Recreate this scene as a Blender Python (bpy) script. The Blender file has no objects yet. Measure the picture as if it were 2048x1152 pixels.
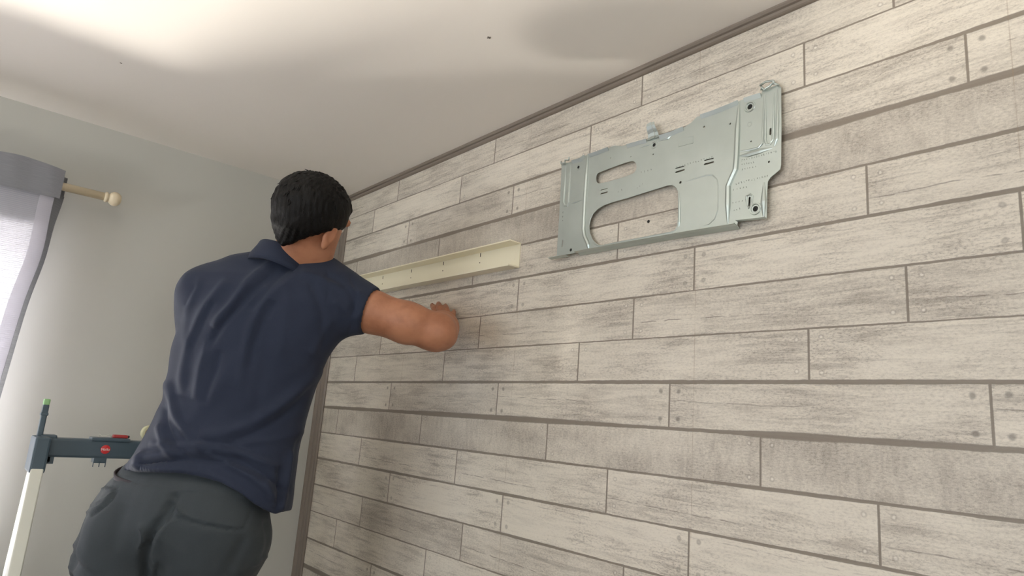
import bpy, bmesh, math, random
import numpy as np
from mathutils import Vector, Matrix
random.seed(3); np.random.seed(3)
S = bpy.context.scene
COL = S.collection
# ------------------------------------------------------------------ camera
F = 1331.761                                            # focal length in pixels of a 2048 wide frame
CR = np.array([0.75297336, -0.65371991, 0.07537506])    # camera right / down / forward in the room
CD = np.array([0.18970223, 0.10595755, -0.97610761])
CF = np.array([0.63011442, 0.74928184, 0.20379534])
CP = np.array([-1.0984456, -2.36547667, 1.57241316])
cam_d = bpy.data.cameras.new('camera'); cam = bpy.data.objects.new('camera', cam_d); COL.objects.link(cam)
cam_d.sensor_width = 36; cam_d.lens = F * 36 / 2048; cam_d.clip_start = 0.02
cam.matrix_world = Matrix([[CR[i], -CD[i], -CF[i], CP[i]] for i in range(3)] + [[0, 0, 0, 1]])
S.camera = cam
S.view_settings.view_transform = 'Standard'; S.view_settings.look = 'None'
S.view_settings.gamma = 1; S.view_settings.use_curve_mapping = False
S.view_settings.exposure = 0.08
# ------------------------------------------------------------------ daylight
W = bpy.data.worlds.new('daylight'); S.world = W; W.use_nodes = True
bg = W.node_tree.nodes['Background']; bg.inputs[0].default_value = (0.82, 0.9, 1.0, 1); bg.inputs[1].default_value = 1.15
def area(name, loc, aim, sx, sy, power, col):
    d = bpy.data.lights.new(name, 'AREA'); d.shape = 'RECTANGLE'; d.size = sx; d.size_y = sy; d.energy = power; d.color = col
    o = bpy.data.objects.new(name, d); COL.objects.link(o); o.location = loc
    o.rotation_euler = (Vector(aim) - Vector(loc)).to_track_quat('-Z', 'Y').to_euler(); return o
area('sunlit_terrace_bounce', (-3.1, 2.2, -0.22), (-1.4, -0.4, 2.6), 3.4, 0.36, 5400, (1.0, 0.95, 0.86))
area('side_ceiling_fill', (-5.3, -1.9, 0.1), (-1.3, -1.9, 2.6), 2.2, 0.7, 300, (1.0, 0.96, 0.88))  # added fill from beyond the side window, brightens the middle of the ceiling
area('back_window_sky', (-1.75, 0.42, 1.55), (-1.4, -2.0, 1.3), 1.3, 0.95, 18, (0.84, 0.92, 1.0))
area('side_window_sky', (-3.62, -1.9, 1.5), (-0.3, -1.75, 0.9), 1.8, 1.2, 34, (0.87, 0.94, 1.0))
area('rear_door_sky', (-1.6, -4.75, 1.3), (-0.8, -1.0, 1.6), 1.7, 1.9, 24, (1.0, 0.95, 0.86))

def on_wall(px, py, x=0.0):                            # where a sight line meets the plank wall's plane
    d = CR * ((px - 1024) / F) + CD * ((py - 576) / F) + CF
    return CP + d * ((x - CP[0]) / d[0])
def on_back(px, py, y=0.0):
    d = CR * ((px - 1024) / F) + CD * ((py - 576) / F) + CF
    return CP + d * ((y - CP[1]) / d[1])
def c2w(p): p = np.asarray(p, float); return CP + p[..., 0:1] * CR + p[..., 1:2] * CD + p[..., 2:3] * CF
def w2c(p): q = np.asarray(p, float) - CP; return np.array([q @ CR, q @ CD, q @ CF])
def C3(px, py, d): return np.array([(px - 1024) / F * d, (py - 576) / F * d, d])

# ------------------------------------------------------------------ naming helpers
def tag(o, label=None, cat=None, group=None, kind=None):
    if label: o['label'] = label
    if cat: o['category'] = cat
    if group: o['group'] = group
    if kind: o['kind'] = kind
    return o
def empty(name, loc):
    o = bpy.data.objects.new(name, None); COL.objects.link(o); o.location = loc; o.empty_display_size = 0.05; return o
def link(name, bm, mat, parent=None, smooth=False):
    me = bpy.data.meshes.new(name)
    if isinstance(bm, bmesh.types.BMesh):
        bmesh.ops.recalc_face_normals(bm, faces=bm.faces); bm.to_mesh(me); bm.free()
    else:
        me.from_pydata([tuple(v) for v in bm[0]], [], bm[1]); me.update()
    if smooth: me.polygons.foreach_set('use_smooth', [True] * len(me.polygons))
    me.materials.append(mat)
    o = bpy.data.objects.new(name, me); COL.objects.link(o)
    if parent is not None:
        o.parent = parent; l = parent
        m = Matrix.Identity(4)
        chain = []
        while l: chain.append(l); l = l.parent
        loc = sum((Vector(c.location) for c in chain), Vector((0, 0, 0)))
        o.location = (0, 0, 0)
        me.transform(Matrix.Translation(-loc))
    return o
def box(bm, a, b, bevel=0.0):
    a = np.minimum(a, b) if False else a
    x0, y0, z0 = [min(a[i], b[i]) for i in range(3)]; x1, y1, z1 = [max(a[i], b[i]) for i in range(3)]
    vs = [bm.verts.new(v) for v in ((x0,y0,z0),(x1,y0,z0),(x1,y1,z0),(x0,y1,z0),(x0,y0,z1),(x1,y0,z1),(x1,y1,z1),(x0,y1,z1))]
    fs = [bm.faces.new([vs[i] for i in f]) for f in ((0,3,2,1),(4,5,6,7),(0,1,5,4),(1,2,6,5),(2,3,7,6),(3,0,4,7))]
    if bevel:
        es = list({e for f in fs for e in f.edges}); bmesh.ops.bevel(bm, geom=es, offset=bevel, segments=2, affect='EDGES', profile=0.6)
    return bm
def obox(bm, c, ax, h, bevel=0.0):                     # oriented box: centre, three axes, half sizes
    c = Vector(c); ax = [Vector(a).normalized() for a in ax]
    vs = [bm.verts.new(c + ax[0]*h[0]*i + ax[1]*h[1]*j + ax[2]*h[2]*k) for i, j, k in ((-1,-1,-1),(1,-1,-1),(1,1,-1),(-1,1,-1),(-1,-1,1),(1,-1,1),(1,1,1),(-1,1,1))]
    fs = [bm.faces.new([vs[i] for i in f]) for f in ((0,3,2,1),(4,5,6,7),(0,1,5,4),(1,2,6,5),(2,3,7,6),(3,0,4,7))]
    if bevel:
        es = list({e for f in fs for e in f.edges}); bmesh.ops.bevel(bm, geom=es, offset=bevel, segments=2, affect='EDGES', profile=0.6)
    return bm
def tube(bm, pts, r, n=10, flat=None, cap=True):       # sweep; flat = (axis, factor) squashes the section along an axis
    pts = [Vector(p) for p in pts]; rr = r if hasattr(r, '__len__') else [r] * len(pts)
    rings = []; ref = None
    for i, p in enumerate(pts):
        t = (pts[min(i+1, len(pts)-1)] - pts[max(i-1, 0)]).normalized()
        if ref is None: ref = t.orthogonal().normalized()
        ref = (ref - t * ref.dot(t)); ref = ref.normalized() if ref.length > 1e-6 else t.orthogonal().normalized()
        u = ref; v = t.cross(u)
        ring = []
        for k in range(n):
            a = 2 * math.pi * k / n; off = (u * math.cos(a) + v * math.sin(a)) * rr[i]
            if flat: A = Vector(flat[0]); off = off - A * off.dot(A) * (1 - flat[1])
            ring.append(bm.verts.new(p + off))
        rings.append(ring)
    for a, b in zip(rings, rings[1:]):
        for k in range(n): bm.faces.new((a[k], a[(k+1) % n], b[(k+1) % n], b[k]))
    if cap: bm.faces.new(rings[0][::-1]); bm.faces.new(rings[-1])
    return bm
def lathe(bm, base, axis, prof, n=24):
    base = Vector(base); axis = Vector(axis).normalized(); u = axis.orthogonal().normalized(); v = axis.cross(u)
    rings = [[bm.verts.new(base + axis*h + (u*math.cos(2*math.pi*k/n) + v*math.sin(2*math.pi*k/n))*max(r, 1e-5)) for k in range(n)] for h, r in prof]
    for a, b in zip(rings, rings[1:]):
        for k in range(n): bm.faces.new((a[k], a[(k+1) % n], b[(k+1) % n], b[k]))
    bm.faces.new(rings[0][::-1]); bm.faces.new(rings[-1]); return bm
def filled(outline, holes, thick, place, bevel=0.0):   # flat sheet with holes; place(u, v, w) -> room
    cu = bpy.data.curves.new('tmp', 'CURVE'); cu.dimensions = '2D'; cu.fill_mode = 'BOTH'; cu.extrude = thick / 2 - bevel
    cu.bevel_depth = bevel; cu.bevel_resolution = 1
    for pts in [outline] + holes:
        sp = cu.splines.new('POLY'); sp.points.add(len(pts) - 1); sp.use_cyclic_u = True
        for q, (u, v) in zip(sp.points, pts): q.co = (u * 100, v * 100, 0, 1)
    cu.extrude *= 100; cu.bevel_depth *= 100
    o = bpy.data.objects.new('tmp', cu); me = o.to_mesh()
    bm = bmesh.new(); bm.from_mesh(me); o.to_mesh_clear(); bpy.data.objects.remove(o); bpy.data.curves.remove(cu)
    for v in bm.verts: v.co = Vector(place(v.co.x / 100, v.co.y / 100, v.co.z / 100))
    return bm
def join(bm, other):
    me = bpy.data.meshes.new('t'); other.to_mesh(me); other.free(); bm.from_mesh(me); bpy.data.meshes.remove(me); return bm

# ------------------------------------------------------------------ material helpers
def srgb(r, g, b):
    f = lambda c: (c/255/12.92) if c/255 <= 0.04045 else ((c/255+0.055)/1.055)**2.4
    return (f(r), f(g), f(b), 1)
class X:                                               # tiny arithmetic layer over Math nodes
    def __init__(s, nt, sock): s.nt = nt; s.s = sock
    def op(s, o, *a, clamp=False):
        n = s.nt.nodes.new('ShaderNodeMath'); n.operation = o; n.use_clamp = clamp
        for i, v in enumerate((s,) + a):
            if isinstance(v, X): s.nt.links.new(v.s, n.inputs[i])
            else: n.inputs[i].default_value = v
        return X(s.nt, n.outputs[0])
    def __add__(s, o): return s.op('ADD', o)
    def __sub__(s, o): return s.op('SUBTRACT', o)
    def __mul__(s, o): return s.op('MULTIPLY', o)
    def __truediv__(s, o): return s.op('DIVIDE', o)
    def abs(s): return s.op('ABSOLUTE')
    def floor(s): return s.op('FLOOR')
    def frac(s): return s.op('FRACT')
    def mod(s, m): return s.op('FLOORED_MODULO', m)
    def min(s, o): return s.op('MINIMUM', o)
    def max(s, o): return s.op('MAXIMUM', o)
    def lt(s, o): return s.op('LESS_THAN', o)
    def gt(s, o): return s.op('GREATER_THAN', o)
    def inv(s): return X.const(s.nt, 1.0) - s
    @staticmethod
    def const(nt, v):
        n = nt.nodes.new('ShaderNodeValue'); n.outputs[0].default_value = v; return X(nt, n.outputs[0])
    def step(s, a, b, o0=0.0, o1=1.0):                 # smooth step a..b
        n = s.nt.nodes.new('ShaderNodeMapRange'); n.interpolation_type = 'SMOOTHSTEP'
        s.nt.links.new(s.s, n.inputs[0])
        n.inputs[1].default_value = a; n.inputs[2].default_value = b; n.inputs[3].default_value = o0; n.inputs[4].default_value = o1
        if a > b: n.inputs[1].default_value = b; n.inputs[2].default_value = a; n.inputs[3].default_value = o1; n.inputs[4].default_value = o0
        return X(s.nt, n.outputs[0])
    def table(s, vals):                                # s = integer 0..n-1
        n = s.nt.nodes.new('ShaderNodeValToRGB'); n.color_ramp.interpolation = 'CONSTANT'
        k = len(vals); m = (s + 0.5) / float(k); s.nt.links.new(m.s, n.inputs[0]); cr = n.color_ramp
        cr.elements[0].position = 0; cr.elements[1].position = 1.0 / k
        for i in range(2, k): cr.elements.new(i / k)
        for i, v in enumerate(vals):
            c = v if hasattr(v, '__len__') else (v, v, v); cr.elements[i].color = (c[0], c[1], c[2], 1)
        return n.outputs[0] if hasattr(vals[0], '__len__') else X(s.nt, n.outputs[0])
def newmat(name):
    m = bpy.data.materials.new(name); m.use_nodes = True; nt = m.node_tree; b = nt.nodes['Principled BSDF']; return m, nt, b
def noise(nt, vec, scale, detail=4, rough=0.55, dist=0.0):
    n = nt.nodes.new('ShaderNodeTexNoise'); n.inputs['Scale'].default_value = scale; n.inputs['Detail'].default_value = detail
    n.inputs['Roughness'].default_value = rough; n.inputs['Distortion'].default_value = dist
    if vec is not None: nt.links.new(vec, n.inputs['Vector'])
    return X(nt, n.outputs[0])
def comb(nt, x, y, z=0.0):
    n = nt.nodes.new('ShaderNodeCombineXYZ')
    for i, v in enumerate((x, y, z)):
        if isinstance(v, X): nt.links.new(v.s, n.inputs[i])
        else: n.inputs[i].default_value = v
    return n.outputs[0]
def mixc(nt, f, a, b, mode='MIX'):
    n = nt.nodes.new('ShaderNodeMix'); n.data_type = 'RGBA'; n.blend_type = mode
    if isinstance(f, X): nt.links.new(f.s, n.inputs[0])
    else: n.inputs[0].default_value = f
    for i, v in ((6, a), (7, b)):
        if isinstance(v, tuple): n.inputs[i].default_value = v
        else: nt.links.new(v, n.inputs[i])
    return n.outputs[2]
def bump(nt, b, h, strength, dist=0.001):
    n = nt.nodes.new('ShaderNodeBump'); n.inputs['Strength'].default_value = strength; n.inputs['Distance'].default_value = dist
    nt.links.new(h.s, n.inputs['Height']); nt.links.new(n.outputs[0], b.inputs['Normal'])
def pos(nt):
    g = nt.nodes.new('ShaderNodeNewGeometry'); s = nt.nodes.new('ShaderNodeSeparateXYZ'); nt.links.new(g.outputs['Position'], s.inputs[0])
    return X(nt, s.outputs[0]), X(nt, s.outputs[1]), X(nt, s.outputs[2]), g.outputs['Position']
def objco(nt):
    t = nt.nodes.new('ShaderNodeTexCoord'); return t.outputs['Object']
def plain(name, col, rough=0.5, metal=0.0, var=0.06, scale=30, bmp=0.0, spec=0.5):
    m, nt, b = newmat(name); n = noise(nt, objco(nt), scale, 4)
    c2 = tuple(min(1, c * (1 + var)) for c in col[:3]) + (1,); c1 = tuple(c * (1 - var) for c in col[:3]) + (1,)
    nt.links.new(mixc(nt, n, c1, c2), b.inputs['Base Color'])
    b.inputs['Roughness'].default_value = rough; b.inputs['Metallic'].default_value = metal; b.inputs['Specular IOR Level'].default_value = spec
    if bmp: bump(nt, b, n, bmp)
    return m

# plank wallpaper: 53 cm rolls, six courses to the repeat
def wallpaper():
    m, nt, b = newmat('plank_wallpaper')
    px_, y, z, P = pos(nt)
    v = z * z * -0.12259136 + z * -10.70699726 + 26.36286281
    wob = (noise(nt, comb(nt, y * 5.0, v.floor() * 3.7), 1.0, 2) - 0.5) * 0.05
    wob2 = (noise(nt, comb(nt, y * 40.0, z * 3.0), 1.0, 2) - 0.5) * 0.022
    vw = v + wob2
    r = vw.floor(); fv = vw.frac(); t = r.mod(6.0)
    off = t.table([.1235, .2772, .0255, .3640, .1758, .5045])
    uj = ((y - off) / 0.53); cell = uj.floor(); fu = uj.frac()          # fu grows away from the camera
    dj = fu.min(fu.inv()) * 0.53                                        # metres from the joint
    # course joints: thin dark lines that swell
    dv = fv.min(fv.inv())                                               # in courses (9 cm)
    rn = v.op('ROUND').mod(6.0)
    wide = rn.table([.030, .022, .040, .072, .036, .042])
    sw = noise(nt, comb(nt, y * 2.4, v.op('ROUND') * 5.3), 1.0, 3)
    lw = wide * sw.step(0.25, 0.75, 0.45, 1.35) + 0.006
    ragg = noise(nt, comb(nt, y * 60.0, z * 60.0), 1.0, 3) * 0.014
    line = ((dv + ragg) / lw).step(0.75, 1.15, 1.0, 0.0)
    jl = ((dj + ragg * 0.06) / 0.0030).step(0.55, 1.0, 1.0, 0.0)
    joint = line.max(jl)
    # grain
    grain = noise(nt, comb(nt, y * 9.0, z * 95.0, cell * 3.1 + r * 1.7), 1.0, 6, 0.7, 0.6)
    vgrain = noise(nt, comb(nt, y * 45.0, z * 12.0, cell * 2.1 + r), 1.0, 5, 0.7, 1.2)
    isv = t.table([0., 0., 0., 1., 0., 0.])
    gsel = grain * isv.inv() + vgrain * isv
    speck = noise(nt, comb(nt, y * 150.0, z * 330.0, r), 1.0, 4, 0.75)
    speck2 = noise(nt, comb(nt, y * 420.0, z * 420.0), 1.0, 2, 0.6)
    blotch = noise(nt, comb(nt, y * 5.5, z * 13.0, cell * 7.3 + r * 3.9), 1.0, 4, 0.6)
    mask = blotch.step(0.42, 0.68)
    dark = gsel.step(0.47, 0.64) * isv.step(0.0, 1.0, 1.0, 0.6) * (mask * 0.75 + 0.25)
    sp = speck.step(0.51, 0.64) * (mask * 0.8 + 0.15)
    tone = t.table([.50, .62, .52, .36, .60, .70])
    ptone = noise(nt, comb(nt, cell * 5.17, r * 3.33), 1.0, 1)
    tsum = tone + (ptone - 0.5) * 0.5 + (blotch - 0.5) * -1.0 + (speck - 0.5) * -1.1 + (gsel - 0.5) * isv.step(0.0, 1.0, -0.8, -0.4) + 0.06
    base = mixc(nt, tsum.step(0.0, 1.0), srgb(166, 157, 145), srgb(228, 220, 205))
    base = mixc(nt, dark * 0.48, base, srgb(134, 123, 111))
    base = mixc(nt, sp * 0.55, base, srgb(122, 111, 100))
    base = mixc(nt, (speck2 - 0.5).abs() * 1.4, base, srgb(240, 232, 220))
    # long cracks
    cv = t.table([.66, .10, .46, .90, .70, .16])
    cwob = (noise(nt, comb(nt, y * 12.0, r * 9.1), 1.0, 3) - 0.5) * 0.13
    cd = (fv - cv - cwob + (fu - 0.5) * 0.10).abs()
    cw = noise(nt, comb(nt, y * 25.0, r * 2.2), 1.0, 3)
    crk = (cd / 0.016).step(0.3, 1.0, 1.0, 0.0) * cw.step(0.40, 0.55) * t.table([1., .35, .8, 0., 1., .55]) * fu.step(0.35, 0.5)
    base = mixc(nt, crk * 0.62, base, srgb(112, 99, 90))
    # nails at the plank ends
    yy = t.table([.19, .19, .20, .19, .20, .20]) + (noise(nt, comb(nt, y * 20.0, r * 4.1), 1.0, 1) - 0.5) * 0.10
    nv = ((fv - yy).abs()).min((fv - yy.inv()).abs()) * 0.0895
    nu = (dj - 0.021).abs()
    nd = (nv * nv + nu * nu).op('SQRT') + (noise(nt, comb(nt, y * 160.0, z * 160.0), 1.0, 2) - 0.5) * 0.0022
    isd = t.table([.12, .12, 1., .15, .15, .75])
    ndark = nd.step(0.0022, 0.0068, 1.0, 0.0) * isd
    nring = ((nd - 0.0036).abs()).step(0.0005, 0.002, 1.0, 0.0) * 0.22 * isd.inv()
    nlight = nd.step(0.0012, 0.0032, 1.0, 0.0) * isd.inv()
    base = mixc(nt, ndark * 0.60, base, srgb(108, 98, 88))
    base = mixc(nt, nring, base, srgb(118, 106, 96))
    base = mixc(nt, nlight * 0.55, base, srgb(245, 240, 230))
    base = mixc(nt, joint * 0.92, base, srgb(130, 119, 107))
    # butt seams of the rolls
    sm = ((y + 0.0295) / 0.53).frac(); ds = sm.min(sm.inv()) * 0.53
    sn = noise(nt, comb(nt, 1.0, z * 9.0), 1.0, 2).step(0.35, 0.6)
    base = mixc(nt, ds.step(0.0003, 0.0012, 1.0, 0.0) * sn * 0.45, base, srgb(150, 128, 105))
    nt.links.new(base, b.inputs['Base Color'])
    b.inputs['Roughness'].default_value = 0.46; b.inputs['Specular IOR Level'].default_value = 0.5
    h = (joint * -0.8) + speck * 0.6 + gsel * 0.25 + nlight * 0.3
    bump(nt, b, h, 0.35, 0.0006)
    return m
M_paper = wallpaper()
def paint(name, col, rough=0.75):
    m, nt, b = newmat(name); _, _, _, P = pos(nt)
    n1 = noise(nt, P, 1.3, 2); n2 = noise(nt, P, 160, 3)
    c1 = tuple(c * 0.97 for c in col[:3]) + (1,); c2 = tuple(min(1, c * 1.03) for c in col[:3]) + (1,)
    nt.links.new(mixc(nt, n1, c1, c2), b.inputs['Base Color']); b.inputs['Roughness'].default_value = rough
    bump(nt, b, n2, 0.12, 0.0005); return m
M_ceil = paint('ceiling_paint', srgb(232, 226, 218), 0.6)
M_grey = paint('grey_wall_paint', srgb(190, 190, 183), 0.7)
M_white = paint('white_frame_paint', srgb(238, 240, 242), 0.4)
M_floor = plain('floor_laminate', srgb(108, 88, 68), 0.4, var=0.2, scale=6)
M_trim = plain('taupe_trim', srgb(128, 117, 106), 0.45, var=0.06, scale=60)
M_trimd = plain('dark_trim_groove', srgb(84, 74, 66), 0.6)

# ------------------------------------------------------------------ the room: plank wall x = 0, back wall y = 0
RX, RY, H = -3.4, -4.5, 2.4
def struct(name, bm, m, parent=None):
    o = link(name, bm, m, parent)
    if parent is None: o['kind'] = 'structure'
    return o
struct('wall_right', box(bmesh.new(), (0, RY, 0), (0.12, 0.12, H)), M_paper)
struct('ceiling', box(bmesh.new(), (RX - .12, RY - .12, H), (0.12, 0.12, H + .12)), M_ceil)
struct('floor', box(bmesh.new(), (RX - .12, RY - .12, -.1), (0.12, 0.12, 0)), M_floor)
def wall_open(name, u0, u1, openings, place, m):       # wall with rectangular openings
    out = [(u0, 0), (u1, 0), (u1, H), (u0, H)]
    holes = [[(a, c), (b_, c), (b_, d), (a, d)] for a, b_, c, d in openings]
    return struct(name, filled(out, holes, 0.16, place), m)
BW = (-2.42, -0.952, 0.9, 1.957)
wall_open('wall_back', RX, 0, [BW], lambda u, v, w: (u, w + 0.08, v), M_grey)
SW = (-2.8, -1.0, 0.9, 2.05)
wall_open('wall_left', RY, 0, [SW], lambda u, v, w: (RX - 0.08 + w, u, v), M_grey)
RD = (-2.5, -0.75, 0.02, 2.1)
wall_open('wall_rear', RX, 0, [RD], lambda u, v, w: (u, RY - 0.08 + w, v), M_grey)
# ceiling cove and corner cover strip
bm = bmesh.new()
prof = [(0, 2.3826), (-.006, 2.3826), (-.009, 2.385), (-.010, 2.389), (-.007, 2.3905), (-.0075, 2.392), (-.012, 2.3935), (-.015, 2.397), (-.016, 2.4), (0, 2.4)]
for (x0, z0), (x1, z1) in zip(prof, prof[1:]):
    bm.faces.new([bm.verts.new(q) for q in ((x0, RY, z0), (x0, 0, z0), (x1, 0, z1), (x1, RY, z1))])
struct('trim_1', bm, M_trim)
bm = bmesh.new()
prof = [(-.0005, -.0502), (-.004, -.0505), (-.0075, -.047), (-.0075, -.040), (-.0045, -.0375), (-.0045, -.036), (-.010, -.033), (-.012, -.027), (-.012, -.02), (-.009, -.0165), (-.009, -.0145), (-.016, -.010), (-.018, -.004), (-.018, -.0005), (-.0005, -.0005)]
for (x0, y0), (x1, y1) in zip(prof, prof[1:]):
    bm.faces.new([bm.verts.new(q) for q in ((x0, y0, 0), (x1, y1, 0), (x1, y1, 2.384), (x0, y0, 2.384))])
struct('trim_2', bm, M_trim)
# windows: frame in the reveal, panes of thin glass
mg, ntg, bg_ = newmat('window_glass')
tr = ntg.nodes.new('ShaderNodeBsdfTransparent'); gl = ntg.nodes.new('ShaderNodeBsdfGlossy'); gl.inputs['Roughness'].default_value = 0.02
fr = ntg.nodes.new('ShaderNodeFresnel'); fr.inputs[0].default_value = 1.45; mx = ntg.nodes.new('ShaderNodeMixShader')
ntg.links.new(fr.outputs[0], mx.inputs[0]); ntg.links.new(tr.outputs[0], mx.inputs[1]); ntg.links.new(gl.outputs[0], mx.inputs[2])
ntg.links.new(mx.outputs[0], ntg.nodes['Material Output'].inputs[0])
def window(name, a, b_, c, d, place, n=2, fw=0.065):
    bm = bmesh.new()
    def bx(u0, u1, v0, v1, w0, w1):
        p = place(u0, v0, w0); q = place(u1, v1, w1); box(bm, p, q, 0.004)
    bx(a, a + fw, c, d, -.03, .03); bx(b_ - fw, b_, c, d, -.03, .03); bx(a + fw, b_ - fw, c, c + fw, -.03, .03); bx(a + fw, b_ - fw, d - fw, d, -.03, .03)
    w = (b_ - a) / n
    for i in range(1, n): bx(a + w * i - .045, a + w * i + .045, c + fw, d - fw, -.028, .028)
    o = struct(name, bm, M_white)
    for i in range(n):
        u0 = a + w * i + (fw if i == 0 else .045) - .004; u1 = a + w * (i + 1) - (fw if i == n - 1 else .045) + .004
        bm = bmesh.new(); box(bm, place(u0, c + fw - .004, -.002), place(u1, d - fw + .004, .002)); link('pane', bm, mg, o)
    return o
window('window_1', *BW, lambda u, v, w: (u, w + 0.10, v))
window('window_2', *SW, lambda u, v, w: (RX - 0.10 + w, u, v))
window('door_1', *RD, lambda u, v, w: (u, RY - 0.10 + w, v))
# little nicks in the ceiling
M_nick = plain('ceiling_nick', srgb(120, 112, 104), 0.8)
def on_ceiling(px, py):
    d = CR * ((px - 1024) / F) + CD * ((py - 576) / F) + CF
    return CP + d * ((H - CP[2]) / d[2])
for i, (nx_, ny_) in enumerate(((978, 75), (242, 126))):
    q = on_ceiling(nx_, ny_); bm = bmesh.new()
    for a in (0.3, 1.9) if i == 0 else (0.6,):
        obox(bm, (q[0], q[1], H - .0004), ((math.cos(a), math.sin(a), 0), (-math.sin(a), math.cos(a), 0), (0, 0, 1)), (.0045 if i == 0 else .0025, .0012, .0006))
    tag(link('ceiling_nick', bm, M_nick), kind='structure', label=None)

# ------------------------------------------------------------------ mounting plate of the air conditioner
M_zinc, nt, b = newmat('galvanised_steel'); n1 = noise(nt, objco(nt), 14, 3); n2 = noise(nt, objco(nt), 320, 2)
nt.links.new(mixc(nt, n1, srgb(184, 195, 191), srgb(208, 216, 211)), b.inputs['Base Color'])
b.inputs['Metallic'].default_value = 0.8; rs = n1.step(0.3, 0.7, 0.33, 0.42); nt.links.new(rs.s, b.inputs['Roughness']); bump(nt, b, n2, 0.05, 0.0003)
M_steel_d = plain('dark_screw', srgb(45, 45, 44), 0.5, 0.5)
XP = -0.012
def pc(cx, cy, x=XP): q = on_wall(1080 + cx / 2.8808, 140 + cy / 2.8808, x); return q
def uv(cx, cy): q = pc(cx, cy); return (-q[1], q[2])
def rnd(pts, k=3, amt=0.25):                          # soften the corners of an outline
    for _ in range(k):
        out = []
        for i in range(len(pts)):
            a = np.array(pts[i]); c = np.array(pts[(i+1) % len(pts)]); out += [tuple(a*(1-amt) + c*amt), tuple(a*amt + c*(1-amt))]
        pts = out
    return pts
outline = [(126,533),(160,536),(193,524),(240,510),(262,492),(285,487),(340,470),(396,449),(428,436),(470,438),(505,432),(560,417),(618,400),(690,382),(760,362),(832,330),(872,305),(903,272),(930,262),(1000,240),(1080,208),(1146,180),(1180,168),(1230,152),(1276,138),(1283,118),(1345,96),(1372,88),(1389,100),
           (1391,330),(1389,548),(1384,572),(1360,594),(1330,618),(1313,642),(1309,700),(1306,852),(1270,858),(1140,872),(1136,893),(800,946),(430,1010),(215,1052),(160,1062),(98,1074),(102,990),(112,840),(119,700),(124,600)]
def circ(cx, cy, r, n=14):
    u0, v0 = uv(cx, cy); return [(u0 + r*math.cos(2*math.pi*k/n), v0 + r*math.sin(2*math.pi*k/n)) for k in range(n)]
hole1 = rnd([uv(*q) for q in ((322,600),(360,583),(520,523),(556,530),(558,580),(525,606),(350,657),(324,650))], 2)
hole2 = [uv(*q) for q in ((284,900),(290,862),(304,830),(330,803),(370,778),(420,760),(500,738),(620,700),(735,664),(765,663),(786,676),(796,700),(797,780),(796,860),(790,900),(776,925),(755,934),(560,972),(430,996),(352,1014),(325,1000),(302,975),(288,940))]
small = [(222,560,.0042),(178,1037,.0042),(1210,212,.0055),(1242,800,.0055),(658,432,.0045),(1018,245,.0026),(365,470,.0022),(810,648,.003),(947,328,.0022),(1097,310,.002),(1320,530,.0022),(525,500,.0016),(407,508,.0016),(1217,412,.0016),(654,487,.0018)]
holes = [hole1, hole2] + [circ(*s) for s in small]
def slot(cx0, cy0, cx1, cy1, w):
    a = np.array(uv(cx0, cy0)); c = np.array(uv(cx1, cy1)); t = (c - a) / np.linalg.norm(c - a); n = np.array([-t[1], t[0]]) * w
    return [tuple(a - n), tuple(c - n), tuple(c + t*w*.8), tuple(c + n), tuple(a + n), tuple(a - t*w*.8)]
holes += [slot(1209,734,1206,782,.0022), slot(131,982,128,1018,.0016), slot(1329,338,1328,372,.0022), slot(782,590,832,575,.0020), slot(782,568,830,555,.0013), slot(948,544,1000,531,.0020), slot(948,522,1000,509,.0013), slot(352,714,388,704,.0017), slot(352,693,390,683,.0010)]
plate = empty('mounting_plate', tuple(on_wall(1340, 480)))
tag(plate, 'galvanised steel mounting plate with cut-outs, screwed high on the plank-patterned wall', 'mounting plate')
bm = filled([uv(*q) for q in outline], holes, 0.0014, lambda u, v, w: (XP - w, -u, v), 0.0003)
def rib(pts, r, h=1.0, x=XP, close=False):
    P = [pc(cx, cy, x) for cx, cy in pts]; tube(bm, P, [r*.3] + [r]*(len(P)-2) + [r*.3] if not close else r, 8, ((1, 0, 0), h))
R1 = 0.0042
rib([(300,1000),(352,1016),(430,998),(560,974),(755,937),(790,920)], .0024)
rib([(284,900),(290,862),(304,830),(330,803),(370,778),(420,760),(500,738),(620,700),(735,664),(765,663),(786,676),(796,700)], .0010)
rib([(277,484),(272,600),(262,740),(258,830),(254,920),(260,960),(274,990),(282,1012),(283,1036)], .0055)
rib([(150,545),(146,660),(137,760),(143,782),(158,782),(166,765),(172,660),(178,545)], .0030)
rib([(178,770),(205,762),(246,748)], .0030)
rib([(1150,182),(1140,340),(1134,500),(1128,575),(1102,632),(1086,672),(1084,780),(1084,885)], .0062)
rib([(1152,496),(1200,488),(1270,468),(1338,450)], .0060, .6)
rib([(1152,470),(1215,460),(1262,447),(1282,425),(1287,330),(1290,140)], .0028)
rib([(1304,140),(1300,300),(1298,400),(1306,428),(1328,428),(1344,404),(1348,300),(1352,130)], .0030)
rib([(1372,110),(1370,300),(1366,400),(1350,440)], .0036)
rib([(1292,650),(1290,760),(1290,850)], .0062)
rib([(818,652),(880,632),(960,606),(996,606),(1020,630),(1029,670),(1028,740),(1024,810),(1006,858),(975,888),(930,900)], .0018, .9)
rib([(806,700),(806,800),(804,880),(800,905)], .0030)
rib([(575,575),(622,560)], .0018); rib([(622,560),(710,546)], .0018); rib([(590,625),(690,604)], .0018); rib([(838,575),(940,540)], .0016)
rib([(566,452),(620,434),(640,430)], .0024); rib([(680,412),(740,394),(758,378)], .0030)
rib([(790,400),(884,382),(884,420),(800,442),(790,400)], .0014); 
rib([(1192,778),(1190,728),(1212,716),(1224,726),(1222,784),(1205,796),(1192,778)], .0024)
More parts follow.
